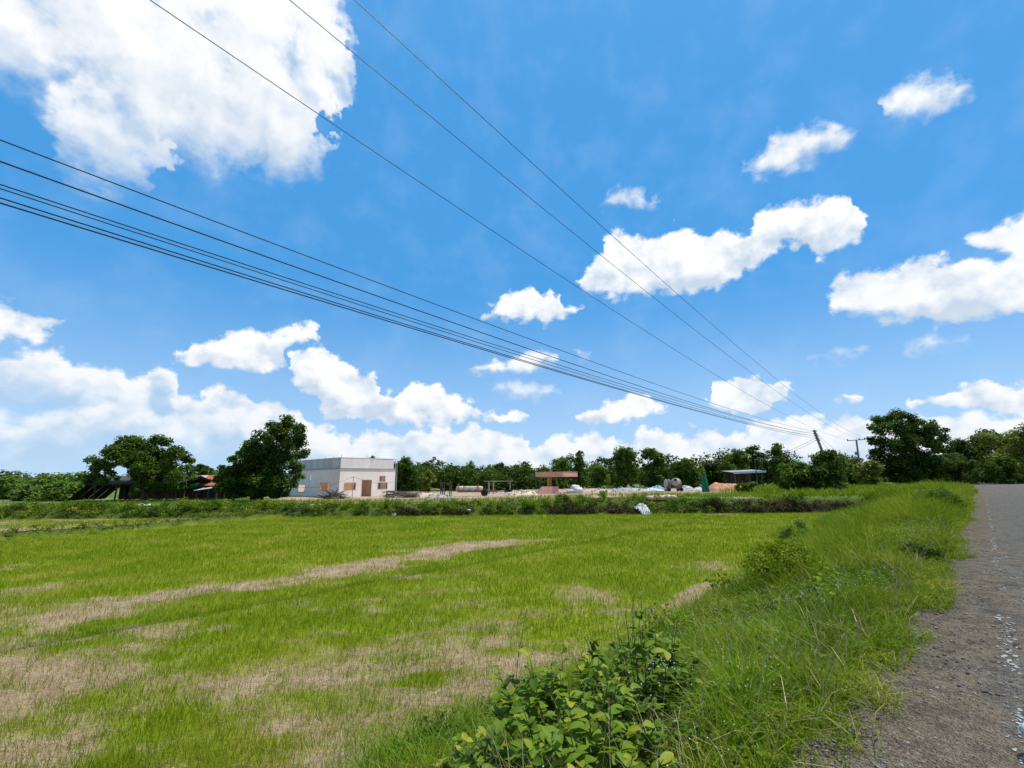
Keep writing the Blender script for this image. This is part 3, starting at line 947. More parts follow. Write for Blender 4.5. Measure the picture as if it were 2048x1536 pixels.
# ------------------------------------------------------------------ white building shell
def build_house():
    C0 = at(677, 993, 58.0); z0 = tz(C0.x, C0.y) - 0.02
    C0 = Vector((C0.x, C0.y, 0))
    dR = Vector((0.675, 0.738, 0)).normalized(); dL = Vector((-0.738, 0.675, 0)).normalized()
    LR, LL, HT, HP = 8.0, 14.5, 4.82, 3.52
    root = empty('unfinished_house', (C0.x, C0.y, z0), math.atan2(dR.y, dR.x))
    tag(root, 'roofless white block building with open windows and a grey parapet band', 'building')
    # local axes: +x along the right face, +y along the left face (away from the viewer)

    def uv(px, py, face):
        d = ray(px, py)
        ax, n = (dR, dL) if face == 'R' else (dL, dR)
        k = (C0 - Vector((EYE.x, EYE.y, 0))).dot(n) / Vector((d.x, d.y, 0)).dot(n)
        p = EYE + d * k
        return (Vector((p.x, p.y, 0)) - C0).dot(ax), p.z - z0

    def rect(x0, y0, x1, y1, face):
        a = uv(x0, y1, face); b = uv(x1, y0, face)
        return (min(a[0], b[0]), max(0.0, a[1]), max(a[0], b[0]), b[1])

    def wall(face, L, holes, th=0.16, off=0.0, y_at=0.0, m='wall', top=HP, name='wall'):
        us = sorted({off, L} | {h[0] for h in holes} | {h[2] for h in holes})
        vs = sorted({0.0, top} | {h[1] for h in holes} | {h[3] for h in holes})
        mb = MB()
        for u0, u1 in zip(us[:-1], us[1:]):
            runs = []
            for v0, v1 in zip(vs[:-1], vs[1:]):
                cu, cv = (u0 + u1) / 2, (v0 + v1) / 2
                if any(h[0] < cu < h[2] and h[1] < cv < h[3] for h in holes):
                    continue
                if runs and abs(runs[-1][1] - v0) < 1e-6:
                    runs[-1][1] = v1
                else:
                    runs.append([v0, v1])
            for v0, v1 in runs:
                if face == 'R':
                    mb.box(((u0 + u1) / 2, y_at + th / 2, (v0 + v1) / 2), (u1 - u0, th, v1 - v0))
                else:
                    mb.box((y_at + th / 2, (u0 + u1) / 2, (v0 + v1) / 2), (th, u1 - u0, v1 - v0))
        return mb.build(name, M[m], root)

    w1 = rect(688.3, 965.9, 711.2, 979.3, 'R'); dr = rect(722.6, 960.3, 743.0, 996, 'R'); dr = (dr[0], 0.0, dr[2], dr[3])
    w2 = rect(755.7, 965.6, 774.5, 977.9, 'R'); vt = rect(759.5, 952.6, 769.9, 962.4, 'R')
    wl1 = rect(640.0, 966.2, 661.0, 980.2, 'L'); wl2 = rect(593.7, 969.4, 610.2, 983.4, 'L'); slit = rect(620.2, 944.6, 622.6, 960.0, 'L')
    wr = wall('R', LR, [w1, dr, w2, vt])
    wl = wall('L', LL, [wl1, wl2, slit], off=0.16)
    wall('R', LR, [(5.2, 1.0, 6.8, 2.2)], off=0.16, y_at=LL, m='wall')
    wall('L', LL, [(7.0, 1.0, 8.4, 2.2)], off=0.16, y_at=LR - 0.16)
    # inner partitions in salmon plaster, seen through the openings
    wall('R', LR - 0.17, [(w2[0] - 0.2, 0.8, LR - 0.4, 2.3)], th=0.12, off=0.17, y_at=3.4, m='inner', top=3.3, name='partition')
    wall('L', 3.39, [], th=0.12, off=0.17, y_at=dr[2] + 0.12, m='inner', top=3.3, name='partition')
    wall('L', 14.4, [], th=0.12, off=3.53, y_at=3.1, m='inner', top=3.3, name='partition')
    MB().box((LR / 2, LL / 2, -0.06), (LR - 0.34, LL - 0.1, 0.2)).build('floor_slab', M['concrete'], root)
    # salmon reveals round the openings, proud of the wall by a hair
    for h, f in ((w1, 'R'), (dr, 'R'), (w2, 'R'), (vt, 'R'), (wl1, 'L'), (wl2, 'L')):
        mb = MB()
        b = 0.07
        for u0, v0, u1, v1 in ((h[0] - b, h[1], h[0], h[3]), (h[2], h[1], h[2] + b, h[3]), (h[0] - b, h[3], h[2] + b, h[3] + b)) + (() if h is dr else ((h[0] - b, h[1] - b, h[2] + b, h[1]),)):
            c, sz = ((u0 + u1) / 2, (v0 + v1) / 2), (u1 - u0, v1 - v0)
            if f == 'R':
                mb.box((c[0], 0.075, c[1]), (sz[0], 0.18, sz[1]))
            else:
                mb.box((0.075, c[0], c[1]), (0.18, sz[0], sz[1]))
        mb.build('door_frame' if h is dr else 'window_frame', M['inner'], root)
    # lightweight parapet boards above a projecting ledge
    MB().box((LR / 2 - 0.06, -0.05, HP + 0.03), (LR + 0.12, 0.12, 0.06)).box((-0.05, LL / 2 + 0.02, HP + 0.03), (0.12, LL, 0.06)).build('ledge', M['concrete'], root)
    pr = []
    for k in range(3):
        a = k * (LR - 0.35) / 3
        pr.append(MB().box((a + (LR - 0.35) / 6, 0.03 + 0.004 * k, (HT + HP) / 2 + 0.03), ((LR - 0.35) / 3 - 0.012, 0.07, HT - HP)).build('parapet_panel', M['parapet_white'], root))
    for k in range(4):
        MB().box((0.035 + 0.004 * k, 0.10 + (k + 0.5) * (LL - 0.1) / 4, (HT + HP) / 2 + 0.03), (0.07, (LL - 0.1) / 4 - 0.012, HT - HP)).build('parapet_panel', M['parapet'], root)
    mb = MB()
    mb.box((LR - 0.03, 0.05, (HT + HP) / 2 + 0.03), (0.06, 0.06, HT - HP)).box((LR - 0.17, 0.05, HT - 0.0), (0.34, 0.06, 0.06))
    mb.build('parapet_post', M['parapet_white'], root)
    MB().box((LR / 2, 0.03, HT + 0.055), (LR + 0.1, 0.12, 0.05)).box((0.03, LL / 2 + 0.1, HT + 0.055), (0.12, LL, 0.05)).build('coping', M['parapet_white'], root)
    for u in (0.05, 3.6):
        MB().tube([(u, 0.03, HT), (u + 0.01, 0.03, HT + 0.38)], 0.022, 5).build('reinforcing_bar', M['iron'], root)
    for u in (2.0, 4.2):
        MB().tube([(0.03, u, HT), (0.03, u, HT + 0.25)], 0.022, 5).build('reinforcing_bar', M['iron'], root)
    MB().tube([(LR + 0.12, -0.1, 0), (LR + 0.12, -0.1, HT)], 0.04, 6).build('downpipe', M['zinc'], root)
    MB().box((4.25, -0.012, HT - 0.22), (0.22, 0.03, 0.12)).build('lamp_box', M['white_sack'], root)
    return root


build_house()


# ------------------------------------------------------------------ old farm shed and rusty roofed house on the left
def corrugated(mb, A, B, C, D, waves=7, amp=0.03):
    """a corrugated sheet between the eave A-B and the ridge D-C, with thickness"""
    A, B, C, D = (np.array(p, dtype=float) for p in (A, B, C, D))
    n = np.cross(B - A, D - A); n /= np.linalg.norm(n)
    k = waves * 4
    V = []
    for q in np.linspace(0, 1, k + 1):
        h = n * amp * math.sin(q * waves * 2 * math.pi)
        V += [A + (B - A) * q + h, D + (C - D) * q + h, A + (B - A) * q + h - n * 0.008, D + (C - D) * q + h - n * 0.008]
    fs = []
    for i in range(k):
        a, b = 4 * i, 4 * i + 4
        fs += [(a, b, b + 1, a + 1), (a + 3, b + 3, b + 2, a + 2), (a, a + 2, b + 2, b), (a + 1, b + 1, b + 3, a + 3)]
    mb.add(V, fs)
    return mb


def build_farm():
    Y = 52.0
    b = foot(285, Y)
    root = empty('farm_shed', b)
    tag(root, 'low dark open timber shed under the spreading tree', 'shed')
    X = lambda px: at(px, 980, Y).x - b.x
    z = lambda py, px=280: at(px, py, Y).z - b.z
    xl, xr = X(168), X(372)
    # posts
    for px, py in ((190, 0), (232, 0), (262, 0), (318, 0), (335, 0), (352, 0), (369, 0)):
        MB().tube([(X(px), 0, -0.1), (X(px) + 0.04, 0, z(966) + 0.1)], 0.085, 7).build('post', M['wood'], root)
        MB().tube([(X(px), 4.2, -0.1), (X(px), 4.2, z(958))], 0.085, 7).build('post', M['wood'], root)
    # low pitched roof of dark corrugated sheets
    n = 9
    for k in range(n):
        a = xl + (xr - xl) * k / n; c = xl + (xr - xl) * (k + 1) / n - 0.02
        rise = 0.5 * (k / n)
        z0 = z(970) + 0.12 + rise * 0.2; z1 = z(952)
        link_o = corrugated(MB(), (a, -0.7, z0), (c, -0.7, z0), (c, 2.2, z1), (a, 2.2, z1), 5).build('roof_sheet', M['dark_sheet'], root)
        corrugated(MB(), (c, 5.2, z0), (a, 5.2, z0), (a, 2.25, z1), (c, 2.25, z1), 5).build('roof_sheet', M['dark_sheet'], root)
    # back wall of upright planks
    m = 26
    for k in range(m):
        a = xl + 0.3 + (xr - xl - 0.6) * (k + 0.5) / m
        MB().box((a, 4.35 + 0.01 * (k % 3), (z(960)) / 2), ((xr - xl) / m * 0.96, 0.03, z(960) - 0.1 - 0.1 * (k % 4 == 1))).build('plank', M['wood'], root)
    # slanting lean-to on the left end
    for k in range(4):
        y0 = -0.4 + 1.2 * k
        corrugated(MB(), (xl - 1.3, y0, 0.15), (xl - 1.3, y0 + 1.15, 0.15), (xl + 0.7, y0 + 1.15, z(966)), (xl + 0.7, y0, z(966)), 4).build('roof_sheet', M['dark_sheet'], root)
    MB().box(((xl + xr) / 2, -0.02, z(968) - 0.05), (xr - xl, 0.1, 0.14)).build('beam', M['wood'], root)

    Y = 56.0
    b = foot(415, Y)
    root = empty('rusty_roofed_house', b)
    tag(root, 'small house with a rust red corrugated roof between the two big trees', 'house')
    X = lambda px: at(px, 980, Y).x - b.x
    z = lambda py, px=400: at(px, py, Y).z - b.z
    n = 7
    x0, x1 = X(372), X(470)
    for k in range(n):
        a = x0 + (x1 - x0) * k / n; c = x0 + (x1 - x0) * (k + 1) / n - 0.015
        sk = -0.9
        corrugated(MB(), (a, -0.6, z(971)), (c, -0.6, z(971)), (c + sk, 2.6, z(950)), (a + sk, 2.6, z(950)), 4).build('roof_sheet', M['rust'] if k != 1 else M['zinc'], root)
        corrugated(MB(), (c + sk, 5.6, z(971)), (a + sk, 5.6, z(971)), (a + sk, 2.65, z(950)), (c + sk, 2.65, z(950)), 4).build('roof_sheet', M['rust'], root)
    for px in (376, 408, 440, 466):
        MB().box((X(px), 0, z(972) / 2), (0.13, 0.13, z(972) + 0.1)).build('post', M['wood'], root)
        MB().box((X(px) - 0.6, 5.0, z(972) / 2), (0.13, 0.13, z(972) + 0.1)).build('post', M['wood'], root)
    MB().box(((x0 + x1) / 2, -0.1, z(973) - 0.02), (x1 - x0, 0.1, 0.18)).build('beam', M['wood'], root)
    for k in range(12):
        MB().box((x0 + 0.3 + (x1 - x0 - 1.0) * (k + 0.5) / 12 - 0.6, 5.1, z(973) / 2), ((x1 - x0) / 12 * 0.9, 0.04, z(973))).build('plank', M['wood'], root)
    # lower awning in front, with a green cloth hung beneath
    Y2 = 54.0
    b2 = foot(410, Y2)
    aw = empty('lean_to_awning', b2)
    tag(aw, 'low tin awning on posts in front of the rusty roofed house', 'awning')
    X = lambda px: at(px, 985, Y2).x - b2.x
    z = lambda py: at(410, py, Y2).z - b2.z
    for k in range(4):
        a = X(392) + 0.75 * k
        corrugated(MB(), (a, -0.5, z(981) + 0.10 * k), (a + 0.73, -0.5, z(981) + 0.10 * k + 0.1), (a + 0.73, 1.3, z(976) + 0.08 * k), (a, 1.3, z(976) + 0.08 * k), 4).build('roof_sheet', M['zinc'], aw)
    for px in (397, 419, 437):
        MB().tube([(X(px), -0.3, -0.1), (X(px), -0.3, z(980) + 0.05)], 0.06, 6).build('post', M['wood'], aw)
        MB().tube([(X(px), 1.1, -0.1), (X(px), 1.1, z(975))], 0.06, 6).build('post', M['wood'], aw)
    q = foot(376, 53.2)
    V, n = [], 14
    for i in range(n + 1):
        for j in range(5):
            u, v = i / n, j / 4
            V.append((q.x - 0.9 + 1.9 * u, q.y + 0.12 * math.sin(u * 15 + v * 3), q.z + 1.9 - 0.5 * v - 0.25 * math.sin(u * math.pi) * (1 - v * 0.6)))
    ix = np.arange((n + 1) * 5).reshape(n + 1, 5)
    me = mesh_np('shade_cloth', V, [np.stack([ix[:-1, :-1], ix[1:, :-1], ix[1:, 1:], ix[:-1, 1:]], -1).reshape(-1, 4)], M['net'], True)
    o = link('shade_cloth', me)
    mod = o.modifiers.new('solid', 'SOLIDIFY'); mod.thickness = 0.01
    tag(o, 'sagging green shade cloth hung at the end of the dark timber shed', 'cloth')


build_farm()


# ------------------------------------------------------------------ things standing about the building site
def rock_heap(name, c, w, d, h, matn, label, cat, seed, n=26, rr=0.16, rock=None, piece='rock'):
    """a low uneven mound with separate lumps on it"""
    r = np.random.default_rng(seed)
    root = empty(name, c)
    tag(root, label, cat)
    N = 26
    V, ix = [], np.arange(N * N).reshape(N, N)
    for i in range(N):
        for j in range(N):
            x = (i / (N - 1) - 0.5) * w; y = (j / (N - 1) - 0.5) * d
            e = max(0.0, 1 - (2 * x / w) ** 2 - (2 * y / d) ** 2)
            V.append((x, y, h * (e ** 0.8) * (0.55 + 0.9 * float(vnoise(x + seed, y, max(w, d) / 4, 3))) - 0.06))
    me = mesh_np('mound', V, [np.stack([ix[:-1, :-1], ix[1:, :-1], ix[1:, 1:], ix[:-1, 1:]], -1).reshape(-1, 4)], M[matn], True)
    link('mound', me, root)
    if n:
        mb = MB(); mb.lathe([(0.3, -0.35), (0.9, -0.2), (1.0, 0.15), (0.6, 0.5)], 6)
        Vr = np.concatenate(mb.v); Vr = Vr * (0.7 + 0.6 * r.random(Vr.shape))
        mr = mesh_np(piece, Vr, [np.array(f) for f in mb.f.values()], M[rock or matn])
        for k in range(n):
            a, q = 6.28 * r.random(), math.sqrt(r.random()) * 0.48
            x, y = math.cos(a) * q * w, math.sin(a) * q * d
            e = max(0.0, 1 - (2 * x / w) ** 2 - (2 * y / d) ** 2)
            s_ = rr * (0.4 + 0.9 * r.random())
            link(piece, mr, root, (x, y, h * e ** 0.8 * (0.55 + 0.9 * float(vnoise(x + seed, y, max(w, d) / 4, 3))) - 0.04), (r.random() * 3, r.random() * 3, r.random() * 6), (s_, s_ * (0.6 + 0.6 * r.random()), s_ * 0.8))
    return root


def sack(name, c, size, rz, matn, label=None, cat=None, group=None, seed=0, parent=None, box=0.5):
    r = np.random.default_rng(seed)
    V, nu, nv = [], 16, 9
    for i in range(nu):
        for j in range(nv):
            u = 2 * math.pi * i / nu; v = -math.pi / 2 + math.pi * j / (nv - 1)
            cx, cy, cz = math.cos(u) * math.cos(v), math.sin(u) * math.cos(v), math.sin(v)
            f = lambda q, p: math.copysign(abs(q) ** p, q)
            k = 1 + 0.44 * box * (r.random() - 0.5)
            V.append((f(cx, box) * size[0] / 2 * k, f(cy, box) * size[1] / 2 * k, (f(cz, box + 0.15) * 0.5 + 0.45) * size[2] * k))
    ix = np.arange(nu * nv).reshape(nu, nv)
    ix2 = np.roll(ix, -1, 0)
    me = mesh_np(name, V, [np.stack([ix[:, :-1], ix2[:, :-1], ix2[:, 1:], ix[:, 1:]], -1).reshape(-1, 4)], M[matn], True)
    o = link(name, me, parent, c, (0, 0, rz))
    return tag(o, label, cat, group)


def crumpled(name, c, w, d, h, rz, matn, label, cat, seed, steep=0.0):
    """a crumpled sheet of plastic lying on the ground"""
    r = np.random.default_rng(seed)
    N = 18
    V, ix = [], np.arange(N * N).reshape(N, N)
    for i in range(N):
        for j in range(N):
            u, v = i / (N - 1) - 0.5, j / (N - 1) - 0.5
            e = max(0.0, 1 - 3.4 * (u * u + v * v))
            k = 1 + 0.25 * (r.random() - 0.5)
            V.append((u * w * k, v * d * k, h * (0.15 + e * (0.35 + 1.2 * float(vnoise(u * 9 + seed, v * 9, 1.5, 3)))) + steep * v * d + 0.06 * h * r.random()))
    me = mesh_np(name, V, [np.stack([ix[:-1, :-1], ix[1:, :-1], ix[1:, 1:], ix[:-1, 1:]], -1).reshape(-1, 4)], M[matn])
    o = link(name, me, None, c, (0, 0, rz))
    mod = o.modifiers.new('solid', 'SOLIDIFY'); mod.thickness = 0.012
    return tag(o, label, cat)


def build_site():
    # aerial pole with a wire in front of the white building
    Y = 54.5
    b = foot(705.5, Y)
    root = empty('wire_post', b)
    tag(root, 'thin grey post with a short crossbar in front of the white building', 'post')
    h = at(705, 953.5, Y).z - b.z
    MB().tube([(0, 0, -0.2), (0, 0, h)], [0.045, 0.03], 7).build('pole', M['zinc'], root)
    MB().box((0, 0, h - 0.05), (0.45, 0.05, 0.05)).build('crossbar', M['zinc'], root)
    w = MB()
    A = Vector((b.x, b.y, b.z + h)); B = at(588, 974, 50.0); C = at(800, 962, 62.0)
    for P, Q in ((A, B), (A, C)):
        w.tube([tuple(P.lerp(Q, q) - Vector((0, 0, 0.5 * math.sin(math.pi * q)))) for q in np.linspace(0, 1, 13)], 0.012, 5)
    tag(w.build('service_wire', M['cable']), 'thin wire strung over the thin post before the white building', 'wire')

    # heap of dead branches at the corner of the white building
    b = foot(668, 53.5)
    root = empty('brush_pile', b)
    tag(root, 'heap of dry brown branches at the corner of the white building', 'brush pile')
    r = np.random.default_rng(5)
    ms = []
    for k in range(5):
        p = [(0, 0, 0)]
        for i in range(3):
            q = p[-1]; p.append((q[0] + 0.28 + 0.1 * r.random(), q[1] + 0.16 * (r.random() - 0.5), q[2] + 0.12 * (r.random() - 0.4)))
        mb = MB().tube(p, [0.035, 0.03, 0.022, 0.01], 5)
        mb.tube([p[1], (p[1][0] + 0.25, p[1][1] + 0.2, p[1][2] + 0.12)], [0.02, 0.008], 5)
        ms.append(mesh_np('branch', np.concatenate(mb.v), [np.array(f) for f in mb.f.values()], M['bark'] if k != 2 else M['timber']))
    for k in range(150):
        a, q = 6.28 * r.random(), math.sqrt(r.random())
        x, y = 1.3 * q * math.cos(a), 0.9 * q * math.sin(a)
        hh = 0.95 * (1 - q * q) * (0.25 + 0.75 * r.random())
        s_ = 0.7 + 0.6 * r.random()
        link('branch', ms[k % 5], root, (x, y, hh), (0, -0.5 + r.random() * 0.9, 6.28 * r.random()), (s_, s_, s_))

    # stacked timber, and the brown rubble between the white building and the canopy
    b = foot(800, 55.5)
    root = empty('timber_stack', b, 0.25)
    tag(root, 'untidy stack of grey planks right of the white building', 'timber stack')
    for k in range(22):
        L = 2.6 + 1.6 * r.random()
        MB().box((0.8 * (r.random() - 0.5), 0.9 * (r.random() - 0.5), 0.06 + 0.045 * k * 0.75), (L, 0.18, 0.045), 0.35 * (r.random() - 0.5), (0.05 * r.normal(), 0.06 * r.normal())).build('plank', M['timber'] if k % 3 else M['wood'], root)
    b = foot(781, 55)
    root = empty('brick_crate', b, 0.4)
    tag(root, 'small dark open crate beside the white building', 'crate')
    for sx in (-1, 1):
        for sy in (-1, 1):
            MB().box((sx * 0.38, sy * 0.3, 0.42), (0.07, 0.07, 0.84)).build('corner_post', M['timber'], root)
    for sy in (-1, 1):
        for k in range(3):
            MB().box((0, sy * 0.345, 0.14 + 0.3 * k), (0.84, 0.02, 0.1)).build('slat', M['wood'], root)
    MB().box((0, 0, 0.86), (0.95, 0.8, 0.04)).build('lid', M['timber'], root)
    b = foot(766, 54.6)
    o = MB().box((0.1, 0, 0.5), (0.05, 0.7, 1.15), 0.3, (0, -0.5)).build('leaning_board', M['white_sack'], None, False, b)
    tag(o, 'white board leaning against the white building under its right window', 'board')

    for i, (px, Y, w, d, h, mt, lab) in enumerate((
            (845, 57, 6.0, 3.0, 0.55, 'rubble', 'pinkish brown rubble heap nearest the white building'),
            (880, 54, 4.0, 2.2, 0.35, 'concrete', 'flat pale grey rubble spread behind the bank, left of the trailer'),
            (1025, 60, 5.0, 3.0, 0.55, 'rubble', 'pinkish rubble heap left of the pink canopy'),
            (1052, 57, 3.2, 2.2, 0.5, 'cream', 'cream coloured soil heap touching the left of the canopy base'),
            (1185, 60, 5.5, 2.5, 0.55, 'rubble', 'low brown rubble ridge right of the pink canopy'),
            (1262, 60, 7.0, 2.6, 0.5, 'concrete', 'long low pale ridge left of the blue tarpaulin'))):
        rock_heap('rubble_heap', foot(px, Y), w, d, h, mt, lab, 'rubble', 20 + i, 34, 0.2)

    # single-axle trailer, its red frame carrying cream bales
    b = foot(945, 58.0)
    root = empty('farm_trailer', b, 0.08)
    tag(root, 'red framed trailer with a single wheel showing, left of the canopy', 'trailer')
    k = px_m(58.0)
    MB().box((0.3, 0, 0.62), (4.2, 1.5, 0.09)).build('bed', M['wood'], root)
    for sy in (-0.72, 0.72):
        MB().box((0.5, sy, 0.55), (4.6, 0.09, 0.14)).build('chassis_rail', M['red'], root)
        for px in (-2.3, 0.9):
            MB().box((px * 0.75, sy, 1.05), (0.12, 0.09, 0.9)).build('stake', M['red'], root)
    MB().tube([(2.8, 0, 0.55), (4.6, 0, 0.5)], 0.06, 7).build('drawbar', M['red'], root)
    MB().box((4.4, 0, 0.62), (0.9, 0.5, 0.26)).build('engine_box', M['black'], root)
    MB().tube([(3.9, 0.2, 0.7), (3.3, 0.3, 1.15)], 0.03, 6).build('handle', M['iron'], root)
    for sy in (-0.85, 0.85):
        Mx = Matrix.Translation((1.45, sy, 0.42)) @ Matrix.Rotation(math.radians(90), 4, 'X')
        wh = MB().lathe([(0.27, -0.10), (0.40, -0.10), (0.43, -0.05), (0.43, 0.05), (0.40, 0.10), (0.27, 0.10)], 22, Mx).build('tyre', M['black'], root, True)
        MB().lathe([(0.02, -0.08), (0.26, -0.105), (0.27, -0.06), (0.27, 0.09), (0.02, 0.09)], 18, Mx).build('rim', M['cream'], wh)
    for i in range(4):
        sack('bale', (b.x - 1.75 + 0.78 * i + 0.2, b.y, b.z + 0.67), (0.80, 1.2, 0.55), 0.08 + 0.05 * i, 'cream', 'cream sacking bale on the red trailer, %s from the left' % ('first', 'second', 'third', 'fourth')[i], 'bale', 'bales on the trailer', 60 + i, None, 0.2)

    # bare frame of pale posts, and a darker one further left
    for px0, px1, py, Y, m, lab in ((968, 1026, 963.5, 66.0, 'timber', 'open frame of pale posts and a crossbeam behind the trailer'), (878, 902, 966.5, 64.0, 'wood', 'low dark timber frame left of the trailer')):
        b = foot((px0 + px1) / 2, Y)
        root = empty('post_frame', b)
        tag(root, lab, 'frame')
        x0 = at(px0, py, Y).x - b.x; x1 = at(px1, py, Y).x - b.x; zz = at(px0, py, Y).z - b.z
        for q in (0.16, 0.32, 0.9):
            for yy in (0, 1.6):
                MB().box((x0 + (x1 - x0) * q, yy, zz / 2), (0.12, 0.12, zz + 0.1)).build('post', M[m], root)
        for yy in (0, 1.6):
            MB().box(((x0 + x1) / 2, yy, zz + 0.055), (x1 - x0, 0.1, 0.10)).build('beam', M[m], root)

    # pink canopy on one orange column
    Y = 60.0
    b = foot(1101, Y)
    root = empty('pink_canopy', b)
    tag(root, 'pink slab canopy on an orange column over a pink plinth', 'canopy')
    zt = at(1126, 943.6, Y).z - b.z; zb = at(1126, 953.6, Y).z - b.z
    c = at(1126, 950, 58.6) - b
    L = at(1071, 950, 60.2) - b; Rr = at(1155, 950, 60.6) - b
    P0 = np.array([(c.x, c.y), (Rr.x, Rr.y), (Rr.x + L.x - c.x, Rr.y + L.y - c.y + 2.2), (L.x, L.y)])
    MB().hexa([(*p, zb) for p in P0] + [(*p, zt - 0.05) for p in P0]).build('fascia', M['pink'], root)
    cen = P0.mean(0)
    P1 = cen + (P0 - cen) * 1.015
    MB().hexa([(*p, zt - 0.048) for p in P1] + [(*p, zt) for p in P1]).build('coping', M['pink'], root)
    MB().box((0, 1.4, zb / 2 - 0.002), (0.42, 0.42, zb), 0.5).build('column', M['orange'], root)
    xt = at(1114, 960, Y).x - b.x
    MB().tube([(xt - 0.05, 1.0, zb), (xt + 0.25, 1.0, 0)], 0.05, 6).build('prop', M['timber'], root)
    for p in (P0[3], P0[2]):
        MB().tube([(p[0] + 0.05, p[1] + 0.1, -0.1), (p[0] + 0.05, p[1] + 0.1, zb)], 0.035, 6).build('prop', M['iron'], root)
    x0 = at(1074, 985, Y - 1.5).x - b.x; x1 = at(1119, 985, Y - 1.5).x - b.x
    zz = at(1100, 973.5, Y - 1.5).z - b.z
    MB().hexa([(x0, -1.6, -0.1), (x1, -1.6, -0.1), (x1, 2.2, -0.1), (x0, 2.2, -0.1), (x0 + 0.75, -1.35, zz), (x1 - 0.1, -1.35, zz), (x1 - 0.1, 2.0, zz), (x0 + 0.75, 2.0, zz)]).build('plinth', M['pink'], root)

    # white bags and sheets
    for i, (px, Y, sz, lab) in enumerate(((1140, 57.5, (0.9, 0.6, 0.5), 'left of the pair of white bags right of the pink canopy'), (1157, 57.0, (1.15, 0.7, 0.7), 'larger right of the pair of white bags right of the pink canopy'),
                                          (1150, 59.5, (1.4, 0.8, 0.95), 'grey white bag standing behind the pair right of the canopy'))):
        sack('rubble_bag', foot(px, Y), sz, 0.4 * i, 'white_sack', lab, 'bag', 'white bags by the canopy', 80 + i)
    crumpled('blue_tarpaulin', foot(1314, 57) + Vector((0, 0, 0.25)), 2.1, 1.6, 0.35, 0.1, 'blue', 'crumpled blue tarpaulin left of the cement mixer', 'tarpaulin', 3)
    crumpled('white_sheet', foot(1306, 55.5) + Vector((0, 0, 0.1)), 2.4, 1.4, 0.3, 0.2, 'white_sack', 'white plastic sheet in front of the blue tarpaulin', 'sheet', 5)
    crumpled('white_sheet', foot(1374, 59), 1.7, 1.2, 0.6, 0.0, 'white_sack', 'white plastic heap just right of the cement mixer', 'sheet', 6)
    crumpled('white_sheet', foot(1398, 59), 1.6, 1.2, 0.45, 0.5, 'white_sack', 'white plastic sheet at the foot of the green net', 'sheet', 8)
    p = on(1281, 1024, 0.08)
    crumpled('plastic_sheet', (p.x, 34.75, 0.18), 1.0, 1.0, 0.42, 0.5, 'white_sack', 'crumpled white plastic sheet on the field side of the bank', 'sheet', 9, 0.55)
    for i in range(5):
        q = at(1300 + 11.5 * i, 1000, 35.9)
        sack('cream_sack', (q.x, q.y, tz(q.x, q.y) + 0.06), (0.55, 0.5, 0.26 + 0.05 * (i % 2)), 0.2 * i, 'cream', 'pale sack lying on the bank, %s from the left of five' % ('first', 'second', 'third', 'fourth', 'fifth')[i], 'sack', 'pale sacks on the bank', 90 + i)
    for px, py, zz, lab, sd in ((788, 1023, 0.12, 'small white bag at the foot of the bank below the white building', 1), (937, 1007, 0.55, 'small white bag halfway up the bank below the trailer', 2)):
        q = at(px, py, 34.55 if zz < 0.3 else 34.95)
        sack('litter_bag', (q.x, q.y, tz(q.x, q.y) + (0.12 if zz > 0.3 else 0.03)), (0.32, 0.25, 0.2), 0.3, 'white_sack', lab, 'bag', None, 95 + sd)
    crumpled('white_sheet', foot(290, 37.2) + Vector((0, 0, 0.22)), 1.7, 0.6, 0.12, 0.0, 'white_sack', 'long pale sheet lying in the weeds before the spreading tree', 'sheet', 12)

    # cement mixer: a pear shaped drum on a wheeled frame, a ribbed guard behind
    Y = 58.0
    b = foot(1348, Y)
    root = empty('cement_mixer', b)
    tag(root, 'large grimy white cement mixer with its drum mouth tilted up', 'cement mixer')
    zc = at(1352, 966, Y).z - b.z
    xc = at(1352, 966, Y).x - b.x
    ax = Vector((-0.35, -0.72, 0.60)).normalized()
    Mx = Matrix.Translation((xc, 0, zc)) @ ax.to_track_quat('Z', 'Y').to_matrix().to_4x4()
    dr = MB().lathe([(0.08, -0.55), (0.42, -0.52), (0.60, -0.30), (0.63, 0.0), (0.58, 0.22), (0.40, 0.48), (0.25, 0.62), (0.27, 0.66), (0.22, 0.66), (0.20, 0.60), (0.30, 0.42), (0.45, 0.15), (0.45, -0.2), (0.1, -0.4)], 26, Mx).build('drum', M['grime'], root, True)
    for q in (-0.12, 0.16):
        r_ = 0.625 if q < 0 else 0.60
        MB().lathe([(r_, q - 0.04), (r_ + 0.05, q - 0.04), (r_ + 0.05, q + 0.04), (r_, q + 0.04), (r_, q - 0.04)], 26, Mx, True).build('drum_band', M['wood'], dr)
    xl = at(1337, 966, Y).x - b.x
    Mg = Matrix.Translation((xl, 0.45, zc - 0.12)) @ Matrix.Rotation(math.radians(90), 4, 'Y') @ Matrix.Rotation(0.3, 4, 'Z')
    gd = MB().lathe([(0.05, -0.32), (0.45, -0.30), (0.58, -0.2), (0.60, 0.25), (0.5, 0.35), (0.05, 0.36)], 22, Mg).build('engine_hood', M['grime'], root, True)
    for q in (-0.12, 0.0, 0.12, 0.24):
        MB().lathe([(0.60, q - 0.02), (0.635, q - 0.02), (0.635, q + 0.02), (0.60, q + 0.02), (0.60, q - 0.02)], 22, Mg, True).build('rib', M['wood'], gd)
